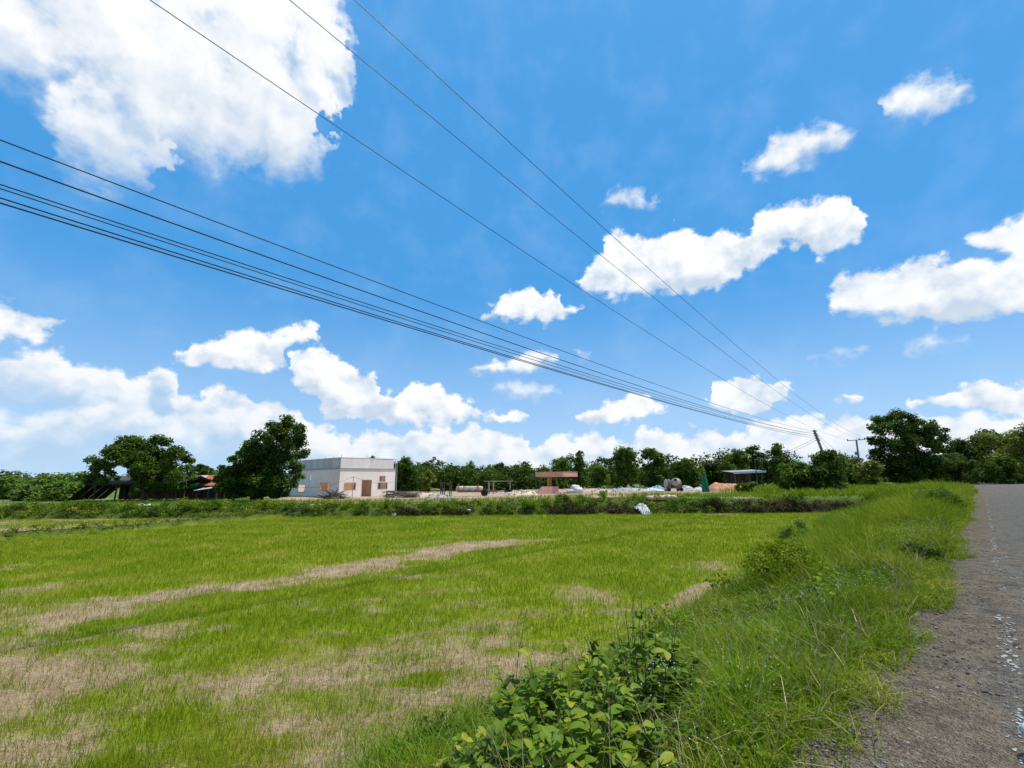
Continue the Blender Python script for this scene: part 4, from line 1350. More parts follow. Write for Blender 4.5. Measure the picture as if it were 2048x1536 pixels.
    for dx, dy in ((-0.75, -0.45), (0.75, -0.45), (-0.75, 0.7), (0.75, 0.7)):
        MB().tube([(xc - 0.3 + dx, dy, -0.05), (xc - 0.3 + dx * 0.75, dy * 0.6, zc - 0.2)], 0.05, 6).build('leg', M['rust'], root)
        Mw = Matrix.Translation((xc - 0.3 + dx, dy, 0.22)) @ Matrix.Rotation(math.radians(90), 4, 'X')
        MB().lathe([(0.04, -0.07), (0.2, -0.07), (0.23, -0.03), (0.23, 0.03), (0.2, 0.07), (0.04, 0.07)], 16, Mw).build('wheel', M['black'], root)
    MB().box((xc - 0.3, 0.1, 0.45), (1.7, 0.09, 0.1)).box((xc - 0.3, -0.35, 0.40), (1.7, 0.09, 0.1)).build('frame', M['rust'], root)

    # sapling wrapped in green net
    Y = 55.0
    b = foot(1412, Y)
    root = empty('netted_sapling', b)
    tag(root, 'slim sapling wrapped in bright green shade net', 'sapling')
    h = at(1410, 934, Y).z - b.z
    prof = [(0.36, 0.0), (0.34, h * 0.15), (0.26, h * 0.35), (0.22, h * 0.5), (0.17, h * 0.66), (0.05, h * 0.80)]
    mb = MB().lathe(prof, 24)
    V = np.concatenate(mb.v)
    a = np.arctan2(V[:, 1], V[:, 0])
    V[:, :2] *= (1 + 0.30 * np.sin(5 * a + 1.3 * V[:, 2]) + 0.12 * np.sin(11 * a))[:, None]
    V[:, 0] -= 0.05 * V[:, 2] ** 1.3
    mb.v = [V]
    mb.build('net', M['net'], root, True)
    MB().tube([(0, 0, -0.1), (-0.12, 0, h * 0.6), (-0.30, 0, h)], [0.05, 0.04, 0.02], 6).build('trunk', M['bark'], root)
    link('crown', crown_mesh([(-0.33, -0.05, h * 0.93), (-0.45, -0.1, h * 0.78), (-0.20, -0.1, h * 0.74), (-0.28, 0.0, h * 1.02), (-0.3, -0.15, h * 0.85)], [0.36, 0.32, 0.28, 0.24, 0.34], 900, 0.16, 'tree_yellow', 31, 5), root)

    # sand
    rock_heap('sand_pile', foot(1440, 57.0), 3.6, 3.0, 1.15, 'sand', 'heap of orange sand right of the green net, higher left hump', 'sand pile', 41, 8, 0.08)
    rock_heap('sand_pile', foot(1462, 57.0), 3.4, 2.6, 0.95, 'sand', 'second heap of orange sand, the lower right hump', 'sand pile', 47, 8, 0.08)

    # small shed with a white roof edge, and a steel post with a level arm
    Y = 63.0
    b = foot(1495, Y)
    root = empty('open_shed', b)
    tag(root, 'small open shed with a thin white flat roof right of the sand', 'shed')
    x0 = at(1463, 945, Y).x - b.x; x1 = at(1527, 942, Y).x - b.x
    z0 = at(1463, 945, Y).z - b.z; z1 = at(1527, 942, Y).z - b.z
    for k in range(5):
        xa = x0 + (x1 - x0) * k / 5; xb = x0 + (x1 - x0) * (k + 1) / 5 - 0.01
        za = z0 + (z1 - z0) * k / 5; zb_ = z0 + (z1 - z0) * (k + 1) / 5
        corrugated(MB(), (xa, -0.6, za), (xb, -0.6, zb_), (xb, 3.0, zb_ + 0.25), (xa, 3.0, za + 0.25), 5, 0.025).build('roof_sheet', M['zinc'], root)
    MB().hexa([(x0, -0.66, z0 - 0.2), (x1, -0.66, z1 - 0.2), (x1, -0.62, z1 - 0.2), (x0, -0.62, z0 - 0.2), (x0, -0.66, z0 + 0.06), (x1, -0.66, z1 + 0.06), (x1, -0.62, z1 + 0.06), (x0, -0.62, z0 + 0.06)]).build('fascia', M['white_sack'], root)
    for xx in (x0 + 0.3, (x0 + x1) / 2, x1 - 0.4):
        for yy in (-0.3, 2.8):
            MB().box((xx, yy, z0 / 2 - 0.05), (0.12, 0.12, z0)).build('post', M['wood'], root)
    for k in range(10):
        MB().box((x0 + 0.3 + (x1 - x0 - 0.6) * (k + 0.5) / 10, 2.95, z0 / 2), ((x1 - x0) / 10 * 0.92, 0.04, z0 - 0.1)).build('plank', M['wood'], root)
    q = foot(1514, 61.0)
    o = MB().box((0, 0, 0.45), (0.16, 0.16, 0.95)).box((0, 0, 0.95), (0.22, 0.22, 0.05)).build('marker_post', M['white_sack'], None, False, q)
    tag(o, 'short white concrete marker before the open shed', 'marker')
    Y = 61.5
    b = foot(1517, Y)
    root = empty('steel_post', b)
    tag(root, 'dark steel post with a level arm beside the open shed', 'post')
    h = at(1516, 918, Y).z - b.z
    MB().tube([(0, 0, -0.2), (-0.05, 0, h)], [0.06, 0.05], 8).build('pole', M['iron'], root)
    xa = at(1552, 918, Y).x - b.x
    MB().tube([(-0.05, 0, h - 0.05), (xa, 0.1, h + 0.05)], 0.035, 6).build('arm', M['iron'], root)
    MB().box((xa, 0.1, h + 0.02), (0.4, 0.16, 0.08)).build('arm_end', M['iron'], root)

    # pale plastic tub at the road side, by the photographer's feet
    p = on(2052, 1536, 0.93)
    root = empty('plastic_tub', (p.x + 0.215, p.y + 0.035, 0.90))
    tag(root, 'pale blue and green plastic tub at the bottom right corner', 'tub')
    MB().lathe([(0.05, 0.0), (0.085, 0.0), (0.105, 0.10), (0.11, 0.16), (0.10, 0.16), (0.06, 0.16)], 28).build('body', M['green_tub'], root, True)
    MB().lathe([(0.116, 0.155), (0.118, 0.18), (0.10, 0.20), (0.05, 0.212), (0.005, 0.215)], 28).build('lid', M['teal_tub'], root, True)


build_site()


# ------------------------------------------------------------------ poles and wires
def build_poles():
    Y = 50.0
    top = at(1628, 860, Y); bs = at(1676, 985, Y)
    bs = Vector((bs.x, bs.y, tz(bs.x, bs.y)))
    root = empty('leaning_utility_pole', bs)
    tag(root, 'concrete utility pole leaning left above the dense bush', 'utility pole')
    d = top - bs
    mb = MB().tube([tuple(d * -0.06), tuple(d * 0.5), tuple(d)], [0.17, 0.145, 0.115], 8)
    mb.build('shaft', M['pole'], root)
    k = px_m(Y)
    att = []
    for py, side in ((862.5, -1), (868, -1), (872.5, -1), (877, -1), (881, -1)):
        q = (py - 860) / 125
        c = d * (1 - q)
        e = c + Vector((side * 0.22, -0.05, 0.02))
        MB().box(tuple((c + e) / 2), (0.30, 0.05, 0.05)).build('bracket', M['iron'], root)
        MB().lathe([(0.02, -0.07), (0.06, -0.06), (0.04, -0.02), (0.06, 0.02), (0.02, 0.07)], 10, Matrix.Translation(e)).build('insulator', M['concrete'], root, True)
        MB().lathe([(0.02, -0.07), (0.06, -0.06), (0.04, -0.02), (0.06, 0.02), (0.02, 0.07)], 10, Matrix.Translation(c + Vector((0.22, 0.05, 0.02)))).build('insulator', M['concrete'], root, True)
        att.append(bs + e)

    Y2 = 85.0
    top2 = at(1712.5, 880, Y2); b2 = at(1724, 965, Y2)
    g = tz(b2.x, b2.y)
    b2 = Vector((b2.x, b2.y, g))
    root2 = empty('crossarm_utility_pole', b2)
    tag(root2, 'distant utility pole with a crossarm and a grey box, left of the big tree', 'utility pole')
    d2 = top2 - b2
    MB().tube([tuple(d2 * -0.05), tuple(d2)], [0.19, 0.13], 8).build('shaft', M['pole'], root2)
    a = at(1694.5, 881.5, Y2) - b2; c = at(1731, 878.5, Y2 + 0.4) - b2
    v = (c - a).normalized()
    mbx = MB().tube([tuple(a), tuple(c)], 0.075, 4)
    mbx.build('crossarm', M['iron'], root2)
    ins = []
    for q in (0.03, 0.66, 0.96):
        p = a.lerp(c, q) + Vector((0, 0, 0.2))
        MB().lathe([(0.03, -0.18), (0.10, -0.1), (0.06, -0.04), (0.10, 0.03), (0.05, 0.12)], 10, Matrix.Translation(p)).build('insulator', M['iron'], root2, True)
        ins.append(b2 + p)
    p = at(1713, 907, Y2) - b2
    MB().lathe([(0.05, -0.3), (0.26, -0.28), (0.26, 0.28), (0.18, 0.34), (0.05, 0.36)], 12, Matrix.Translation(p)).build('transformer_box', M['concrete'], root2)

    def wire(A, pts, t_near, rad, name, label, group, back=26.0):
        d = ray(*pts[0])
        k = t_near / ((d.x - d.y) * R2)
        Nn = EYE + d * k
        h = Vector((Nn.x - A.x, Nn.y - A.y, 0)); L = h.length; h.normalize()
        nrm = Vector((-h.y, h.x, 0))
        us, zs = [], []
        for p in pts:
            e = ray(*p)
            q = (A - EYE).dot(nrm) / e.dot(nrm)
            P = EYE + e * q
            us.append((P - A).dot(h)); zs.append(P.z - A.z)
        us = np.array(us); zs = np.array(zs)
        w = 1.0 / np.maximum(L - us + 8, 6)
        Aq = np.stack([us, us * us], -1)
        sol = np.linalg.lstsq(Aq * w[:, None], zs * w, rcond=None)[0]
        print('WIRE', name, [round(float(x), 5) for x in sol], 'L', round(L, 1), 'end z', round(A.z + sol[0] * L + sol[1] * L * L, 2), [round(float(x), 2) for x in (Aq @ sol - zs)])
        path = []
        for u in np.concatenate([np.linspace(0, L * 0.8, 26)[:-1], np.linspace(L * 0.8, L + back, 34)]):
            path.append((A.x + h.x * u, A.y + h.y * u, A.z + sol[0] * u + sol[1] * u * u))
        o = MB().tube(path, rad, 5).build(name, M['cable'])
        tag(o, label, 'wire', group)

    mv = [([(297, 0), (475, 115), (760, 312), (1050, 507), (1250, 635), (1449, 757), (1573, 835)], -11.0, ins[0], 'leftmost of the three high wires running to the crossarm pole'),
          ([(579, 0), (760, 148), (1000, 350), (1250, 547), (1445, 701), (1620, 830)], -9.8, ins[1], 'middle of the three high wires running to the crossarm pole'),
          ([(711, 0), (1000, 272), (1250, 492), (1367, 598), (1523, 734), (1640, 824)], -9.0, ins[2], 'rightmost of the three high wires running to the crossarm pole')]
    for pts, tn, A, lab in mv:
        wire(A, pts, tn, 0.011, 'power_wire', lab, 'high wires on the crossarm')
    lv = [([(0, 279), (350, 412), (700, 547), (1250, 748), (1480, 820)], 0, 0.010, 'topmost of the low cables running left from the leaning pole'),
          ([(0, 321), (350, 449), (700, 575), (1250, 765), (1480, 828)], 1, 0.0125, 'thick second cable from the top on the leaning pole'),
          ([(0, 367), (350, 485), (700, 598), (1250, 771), (1480, 833)], 1, 0.010, 'third cable from the top on the leaning pole'),
          ([(0, 374), (350, 492), (700, 608), (1250, 775), (1480, 836)], 2, 0.009, 'fourth cable from the top on the leaning pole'),
          ([(0, 395), (350, 507), (700, 613), (1250, 783), (1480, 840)], 2, 0.011, 'fifth cable from the top, just above the lowest, on the leaning pole'),
          ([(0, 406), (350, 514), (700, 616), (1250, 786), (1480, 842)], 3, 0.0125, 'lowest of the cables running left from the leaning pole')]
    for pts, ai, rad, lab in lv:
        wire(att[ai], pts, -9.0, rad, 'phone_cable', lab, 'low cables on the leaning pole')
    # service drops to the shed and on to the next pole
    for A, B, sag, name, lab in ((att[4], at(1478, 912, 62), 0.9, 'service_drop', 'upper service wire from the leaning pole towards the trees'),
                                 (att[3], at(1400, 928, 64), 1.2, 'service_drop', 'lower service wire from the leaning pole towards the sand heaps'),
                                 (att[1] + Vector((0.44, 0.1, 0)), b2 + d2 * 0.72, 1.3, 'link_cable', 'upper cable from the leaning pole to the crossarm pole'),
                                 (att[3] + Vector((0.44, 0.1, 0)), b2 + d2 * 0.5, 1.6, 'link_cable', 'lower cable from the leaning pole to the crossarm pole')):
        o = MB().tube([tuple(A.lerp(B, q) - Vector((0, 0, sag * 4 * q * (1 - q)))) for q in np.linspace(0, 1, 17)], 0.014, 5).build(name, M['cable'])
        tag(o, lab, 'wire')


build_poles()


# ------------------------------------------------------------------ trees
TREES = [
    # name, circles or box, Y, base px, material, label, leaf, per, seed, trunk radius
]


def build_trees():
    tree_px('rain_tree', [(285, 888, 24), (252, 890, 24), (318, 890, 25), (226, 906, 22), (348, 905, 20), (372, 918, 17), (204, 926, 15), (188, 938, 11), (176, 952, 8), (212, 932, 14), (240, 912, 22),
                          (275, 912, 24), (310, 915, 24), (345, 930, 20), (376, 940, 14), (290, 938, 20), (320, 945, 22), (350, 955, 18), (300, 964, 16), (338, 972, 16), (266, 930, 12), (196, 946, 9), (234, 926, 9), (318, 978, 12), (360, 975, 11), (285, 960, 12), (258, 905, 24), (285, 905, 26), (300, 925, 24), (330, 920, 24), (255, 922, 15), (278, 938, 15), (235, 900, 18), (190, 954, 13), (205, 960, 11), (178, 962, 9), (220, 948, 10), (382, 955, 10), (305, 975, 14), (275, 968, 11)],
            50.5, (287, 1000), 'spreading dome shaped tree over the dark timber shed', matn='tree_mid', per=640, leaf=0.27, seed=131, r0=0.3, thick=0.3, nlimb=14, fork=0.45)
    tree_px('broadleaf_tree', [(572, 846, 19), (546, 856, 18), (592, 862, 20), (600, 886, 20), (560, 880, 26), (526, 876, 20), (506, 886, 14), (500, 906, 20), (535, 905, 26), (575, 905, 26), (604, 906, 14), (472, 912, 16),
                               (480, 932, 22), (515, 935, 28), (555, 935, 28), (588, 936, 18), (596, 955, 12), (452, 936, 15), (447, 955, 18), (480, 960, 24), (520, 965, 26), (560, 965, 22), (582, 968, 12), (442, 975, 13),
                               (470, 985, 16), (510, 987, 18), (550, 986, 16), (572, 986, 10), (432, 958, 9), (450, 968, 18), (495, 950, 24), (465, 945, 20), (535, 975, 22), (490, 975, 20), (540, 950, 26)],
            49.0, (520, 1002), 'tall dense dark tree against the left of the white building', per=680, leaf=0.29, seed=103, r0=0.3, thick=0.5, nlimb=12, fork=0.35)
    tree_px('roadside_tree', [(1790, 830, 18), (1766, 840, 18), (1814, 838, 18), (1836, 846, 14), (1752, 860, 16), (1785, 860, 25), (1820, 865, 25), (1850, 866, 16), (1872, 850, 13), (1882, 866, 15), (1893, 882, 12), (1748, 884, 13),
                              (1775, 890, 25), (1815, 895, 28), (1855, 895, 24), (1885, 900, 16), (1762, 915, 18), (1795, 925, 28), (1835, 925, 26), (1870, 925, 22), (1772, 940, 17), (1800, 950, 22), (1840, 950, 22), (1875, 950, 16), (1740, 876, 7), (1748, 903, 9)],
            78.0, (1815, 968), 'tallest dark tree by the bend of the road', per=270, leaf=0.40, seed=105, r0=0.35, thick=0.5, nlimb=12, fork=0.35)
    K = dict(tree_dark=('tree_dark'), mid='tree_mid', pale='tree_pale', yel='tree_yellow')
    rows = [
        # x0, x1, top, base, Y, shape, material, name, label
        (1885, 1960, 872, 966, 104, 'round', 'tree_dark', 'roadside_tree', 'dark tree next right of the tallest roadside tree'),
        (1935, 2010, 853, 966, 108, 'round', 'tree_dark', 'roadside_tree', 'dark rounded tree where the road disappears'),
        (1985, 2090, 846, 966, 96, 'round', 'tree_yellow', 'roadside_tree', 'yellow green tree at the right edge of the picture'),
        (1850, 1945, 905, 968, 96, 'round', 'tree_dark', 'roadside_bush', 'low dark thicket under the roadside trees, left part'),
        (1930, 2050, 910, 968, 90, 'round', 'tree_dark', 'roadside_bush', 'low dark thicket at the end of the road, right part'),
        (1652, 1700, 904, 972, 76, 'tall', 'tree_pale', 'young_tree', 'thin feathery young tree right of the leaning pole'),
        (1690, 1725, 926, 972, 72, 'round', 'tree_mid', 'young_tree', 'short leafy tree just left of the crossarm pole'),
        (1706, 1765, 918, 972, 68, 'round', 'tree_yellow', 'young_tree', 'yellowish shrubby tree at the foot of the crossarm pole'),
        (1548, 1640, 920, 985, 50, 'round', 'tree_mid', 'dense_bush', 'large rounded bush left of the leaning pole'),
        (1612, 1696, 896, 985, 49, 'cone', 'tree_dark', 'dense_bush', 'dark vine covered bush round the foot of the leaning pole'),
        (1470, 1520, 962, 985, 50, 'round', 'weed', 'dense_bush', 'small bright bush before the open shed'),
        (1440, 1505, 894, 975, 82, 'tall', 'tree_mid', 'site_tree', 'broad leaved tree behind the open shed, left one'),
        (1488, 1535, 886, 975, 84, 'tall', 'tree_dark', 'site_tree', 'dark spiky tree behind the open shed, middle one'),
        (1528, 1580, 883, 975, 80, 'cone', 'tree_mid', 'site_tree', 'pointed tree behind the open shed, right one'),
        (1395, 1450, 916, 975, 86, 'round', 'tree_dark', 'site_tree', 'low dark tree behind the green net'),
        (1330, 1402, 912, 975, 84, 'round', 'tree_mid', 'site_tree', 'wide low tree behind the cement mixer'),
        (1278, 1334, 892, 975, 82, 'tall', 'tree_mid', 'site_tree', 'right one of the two tall loose crowned trees behind the blue tarpaulin'),
        (1216, 1286, 888, 975, 80, 'tall', 'tree_mid', 'site_tree', 'left one of the two tall loose crowned trees behind the blue tarpaulin'),
        (1176, 1222, 922, 975, 84, 'round', 'tree_pale', 'site_tree', 'pale green lower tree right of the pink canopy'),
        (1136, 1182, 899, 975, 80, 'cone', 'tree_dark', 'site_tree', 'dark pointed tree behind the right end of the pink canopy'),
        (1098, 1146, 908, 975, 84, 'tall', 'tree_pale', 'site_tree', 'pale feathery tree behind the middle of the pink canopy'),
        (832, 872, 938, 985, 78, 'tall', 'tree_yellow', 'young_tree', 'bright yellow green young tree between the white building and the trailer'),
        (728, 762, 910, 960, 88, 'round', 'tree_mid', 'far_tree', 'tree top showing above the parapet of the white building'),
        (772, 832, 911, 978, 84, 'tall', 'tree_dark', 'far_tree', 'dark tree just beyond the right end of the white building'),
        (372, 428, 924, 975, 72, 'round', 'tree_mid', 'far_tree', 'tree behind the rust red roof'),
        (-40, 62, 950, 1004, 62, 'round', 'tree_pale', 'thicket_tree', 'pale low tree at the left edge of the picture'),
        (48, 122, 943, 1004, 66, 'round', 'tree_pale', 'thicket_tree', 'highest tree of the thicket left of the dark shed'),
        (100, 182, 958, 1004, 60, 'round', 'tree_pale', 'thicket_tree', 'bushy tree of the thicket touching the dark shed'),
        (20, 90, 968, 1006, 56, 'round', 'tree_pale', 'thicket_bush', 'left low bush in front of the thicket'),
        (82, 160, 972, 1006, 54, 'round', 'tree_mid', 'thicket_bush', 'right low bush in front of the thicket'),
    ]
    for i, (x0, x1, y0, y1, Y, shape, mt, name, lab) in enumerate(rows):
        n = 18 if (x1 - x0) < 60 else 26
        cs = auto_circles(x0, x1, y0, y1, 300 + i, n, shape, 0.03 if 'bush' in name or 'thicket' in name else 0.06)
        leaf = 0.20 + 0.0028 * Y
        tree_px(name, cs, Y, ((x0 + x1) / 2, y1), lab, 'bush' if 'bush' in name else 'tree', mt, per=27 / leaf ** 2, leaf=leaf, seed=400 + 3 * i, r0=0.09 + 0.0018 * Y * (0.4 if 'bush' in name else 1), thick=0.55, sub=6, nlimb=7, fork=0.3)
    # the wood behind the site: one tree for every crown that stands out
    far = [(812, 922), (842, 919), (872, 911), (903, 925), (936, 921), (962, 931), (980, 927), (1000, 922), (1020, 927), (1037, 923), (1059, 920), (1087, 930), (1122, 932)]
    words = ['first', 'second', 'third', 'fourth', 'fifth', 'sixth', 'seventh', 'eighth', 'ninth', 'tenth', 'eleventh', 'twelfth', 'thirteenth']
    for i, (px, top) in enumerate(far):
        cs = auto_circles(px - 22, px + 22, top, 978, 700 + i, 15, 'tall', 0.1)
        lab = 'wood tree behind the site, %s crown rightward from the white building' % words[i]
        tree_px('wood_tree', cs, 112 + 6 * (i % 3), (px, 978), lab, 'tree', 'tree_dark' if i % 2 else 'tree_mid', per=64, leaf=0.55, seed=750 + 3 * i, r0=0.25, sub=5, nlimb=6, group='trees of the wood behind the site')
    mid = [(800, 944, 26), (900, 945, 24), (925, 940, 26), (955, 944, 24), (985, 948, 22), (1015, 944, 24), (1045, 938, 26), (1070, 946, 24)]
    lab = ['first', 'second', 'third', 'fourth', 'fifth', 'sixth', 'seventh', 'eighth']
    for i, (px, top, hw) in enumerate(mid):
        cs = auto_circles(px - hw, px + hw, top, 982, 800 + i, 14, 'round', 0.05)
        tree_px('wood_edge_tree', cs, 92 + 3 * (i % 3), (px, 982), 'shorter tree along the edge of the wood, %s from the white building' % lab[i], 'tree', ('tree_mid', 'tree_pale', 'tree_mid', 'tree_dark')[i % 4], per=80, leaf=0.48, seed=830 + 3 * i, r0=0.2, sub=5, nlimb=6, group='shorter trees along the wood edge')


build_trees()


# ------------------------------------------------------------------ undergrowth, far wood
def leaf_mass(name, centres, radii, per, leaf, matn, seed, zs=0.8, kind='stuff', label=None, sub=5):
    me = crown_mesh(centres, radii, per, leaf, matn, seed, sub, name, zs)
    o = link(name, me)
    return tag(o, label, None, None, kind)


def build_masses():
    r = np.random.default_rng(21)
    C, Rr = [], []
    for px in np.arange(770, 1720, 5.0):
        Y = 86 + 10 * r.random()
        p = foot(px + 6 * r.random(), Y)
        R = 1.5 + 1.0 * r.random()
        C.append((p.x, p.y, p.z + 0.7 + (3.0 if px < 1090 else 4.3) * r.random())); Rr.append(R)
    leaf_mass('undergrowth', C, Rr, 52, 0.5, 'tree_dark', 22, 1.0, label='dark undergrowth below the trees behind the site')
    C, Rr = [], []
    for px in np.arange(-160, 2200, 11.0):
        Y = 150 + 30 * r.random()
        d = ray(px, 960)
        k = Y / d.y
        R = 3.2 + 1.6 * r.random()
        C.append((d.x * k, Y, 1.2 + 2.6 * r.random())); Rr.append(R)
    leaf_mass('distant_wood', C, Rr, 13, 1.1, 'tree_mid', 23, 1.0, label='distant wood along the horizon')
    # weeds on the bank between field and site, green and withered
    bush = []
    for kind, matn, n, seed in (('g', 'weed', 420, 31), ('f', 'grass', 160, 34), ('d', 'dry_weed', 330, 33)):
        r = np.random.default_rng(seed)
        C, Rr = [], []
        for _ in range(n):
            x = -46 + 74 * r.random()
            y = 34.55 + 1.75 * r.random() ** 0.9
            if kind == 'd':
                pick = r.random()
                if pick < 0.45:
                    x = 14 + 13 * r.random()
                elif pick < 0.70:
                    x = 2.5 + 7 * r.random()
                elif pick < 0.85:
                    x = -9.0 + 6 * r.random()
                y = 34.5 + 0.9 * r.random()
            elif ((14 < x < 27) or (2.5 < x < 9)) and r.random() < 0.6:
                continue
            R = 0.20 + 0.24 * r.random()
            if x < -15:
                R *= 1.25
            C.append((x, y, tz(x, y) + R * 0.6)); Rr.append(R)
        leaf_mass('bank_weeds' if kind != 'd' else 'withered_weeds', C, Rr, 520, 0.11, matn, seed + 1, 0.9, label={'g': 'dark green weeds on the bank beyond the field', 'f': 'bright green weeds on the bank beyond the field', 'd': 'withered brown weeds on the bank beyond the field'}[kind])
    # dike weeds, yellowish
    r = np.random.default_rng(41)
    C, Rr = [], []
    for a, b in zip(DIKE[:-1], DIKE[1:]):
        for q in np.linspace(0, 1, 42):
            p = a.lerp(b, q)
            x, y = p.x + 0.45 * r.normal() * 0.6, p.y + 0.2 * r.normal()
            R = 0.14 + 0.13 * r.random()
            C.append((x, y, tz(x, y) + R * 0.5)); Rr.append(R)
    leaf_mass('dike_weeds', C, Rr, 900, 0.075, 'tree_yellow', 42, 0.9, label='yellow green weeds along the low earth dike')
    # grass of the site behind the bank and of the far verge
    n = 26000
    r = np.random.default_rng(44)
    x = -44 + 82 * r.random(n); y = 35.8 + 14 * r.random(n) ** 1.5
    keep = ((x - y) * R2 < -1.0) & (vnoise(x, y, 4.0, 3) > 0.36)
    x, y = x[keep], y[keep]
    P = np.stack([x, y, terrain(x, y) - 0.02], -1)
    m = 16000
    xf = 24 + 42 * r.random(m); yf = 37 + 42 * r.random(m)
    kf = ((xf - yf) * R2 < -1.2) & ((xf - yf) * R2 > -26) & (masks(xf, yf)[3] < 0.3)
    xf, yf = xf[kf], yf[kf]
    Pf = np.stack([xf, yf, np.where(np.hypot(xf, yf - 40) > 88, 0.8, terrain(xf, yf)) - 0.02], -1)
    tag(blades('far_verge_grass', Pf, 0.35 + 0.5 * r.random(len(Pf)), 0.06 + 0.04 * r.random(len(Pf)), 0.35 + 0 * xf, 'grass', 46), 'tall rough grass between the leaning pole and the bend of the road', kind='stuff')
    tag(blades('site_grass', P, 0.16 + 0.28 * r.random(len(P)), 0.03 + 0.02 * r.random(len(P)), 0.35 + 0 * x, 'grass', 45), 'rough grass of the building site behind the bank', kind='stuff')


build_masses()

BANK_BUSHES = [
    # px, Y, height, width, material, label
    (430, 35.6, 1.1, 2.6, 'weed', 'leafy bush on the bank below the tall dense tree'),
    (535, 35.5, 1.2, 2.4, 'grass', 'bright bush on the bank at the left end of the white building'),
    (620, 35.2, 0.9, 2.0, 'weed', 'dark green bush on the bank below the left windows of the white building'),
    (860, 35.0, 0.95, 1.8, 'weed', 'round bush on the bank below the yellow green young tree'),
    (990, 35.0, 1.0, 2.2, 'weed', 'bush on the bank right of the small white bag below the trailer'),
    (1060, 35.2, 1.15, 1.6, 'grass_fresh', 'bright green bush on the bank below the left end of the canopy'),
    (1125, 36.4, 1.15, 1.2, 'weed', 'upright bush on the bank below the right end of the canopy'),
    (1205, 36.6, 1.2, 1.0, 'grass', 'small pale bush on the bank below the rubble ridge'),
    (1345, 35.0, 0.85, 2.2, 'weed', 'bush on the bank just right of the white plastic sheet'),
    (1425, 35.2, 1.15, 1.9, 'weed', 'round bush on the bank below the green net'),
    (1580, 35.4, 0.95, 1.8, 'weed', 'bush on the bank below the large rounded bush'),
    (375, 35.9, 1.1, 1.8, 'grass', 'bush on the bank in front of the green shade cloth'),
    (180, 36.2, 1.0, 2.6, 'weed', 'low bush on the bank before the left end of the dark shed'),
    (60, 36.2, 0.95, 2.8, 'weed', 'leftmost bush on the bank'),
]


def bush_at(name, c, w, h, matn, label, seed, leaf=0.1, per=600, cat='bush', group=None):
    r = np.random.default_rng(seed)
    root = empty(name, c)
    tag(root, label, cat, group)
    C, Rr = [], []
    for k in range(13):
        a, q = 6.28 * r.random(), math.sqrt(r.random())
        R = min(w, h) * (0.20 + 0.12 * r.random())
        C.append((math.cos(a) * q * (w / 2 - R * 0.7), math.sin(a) * q * (w / 2 - R * 0.7) * 0.8, R * 0.5 + (h - 1.3 * R) * (1 - 0.6 * q) * (0.35 + 0.65 * r.random()))); Rr.append(R)
    link('crown', crown_mesh(C, Rr, per, leaf, matn, seed + 1, 6), root)
    mb = MB()
    for k in range(7):
        c2 = C[k]
        mb.tube([(0.1 * r.normal(), 0.1 * r.normal(), -0.08), (c2[0] * 0.5, c2[1] * 0.5, c2[2] * 0.55), c2], [0.02, 0.014, 0.006], 5)
    mb.build('stems', M['stem'], root)
    return root


for i, (px, Y, h, w, mt, lab) in enumerate(BANK_BUSHES):
    bush_at('bank_bush', foot(px, Y), w, h, mt, lab, 900 + 2 * i)


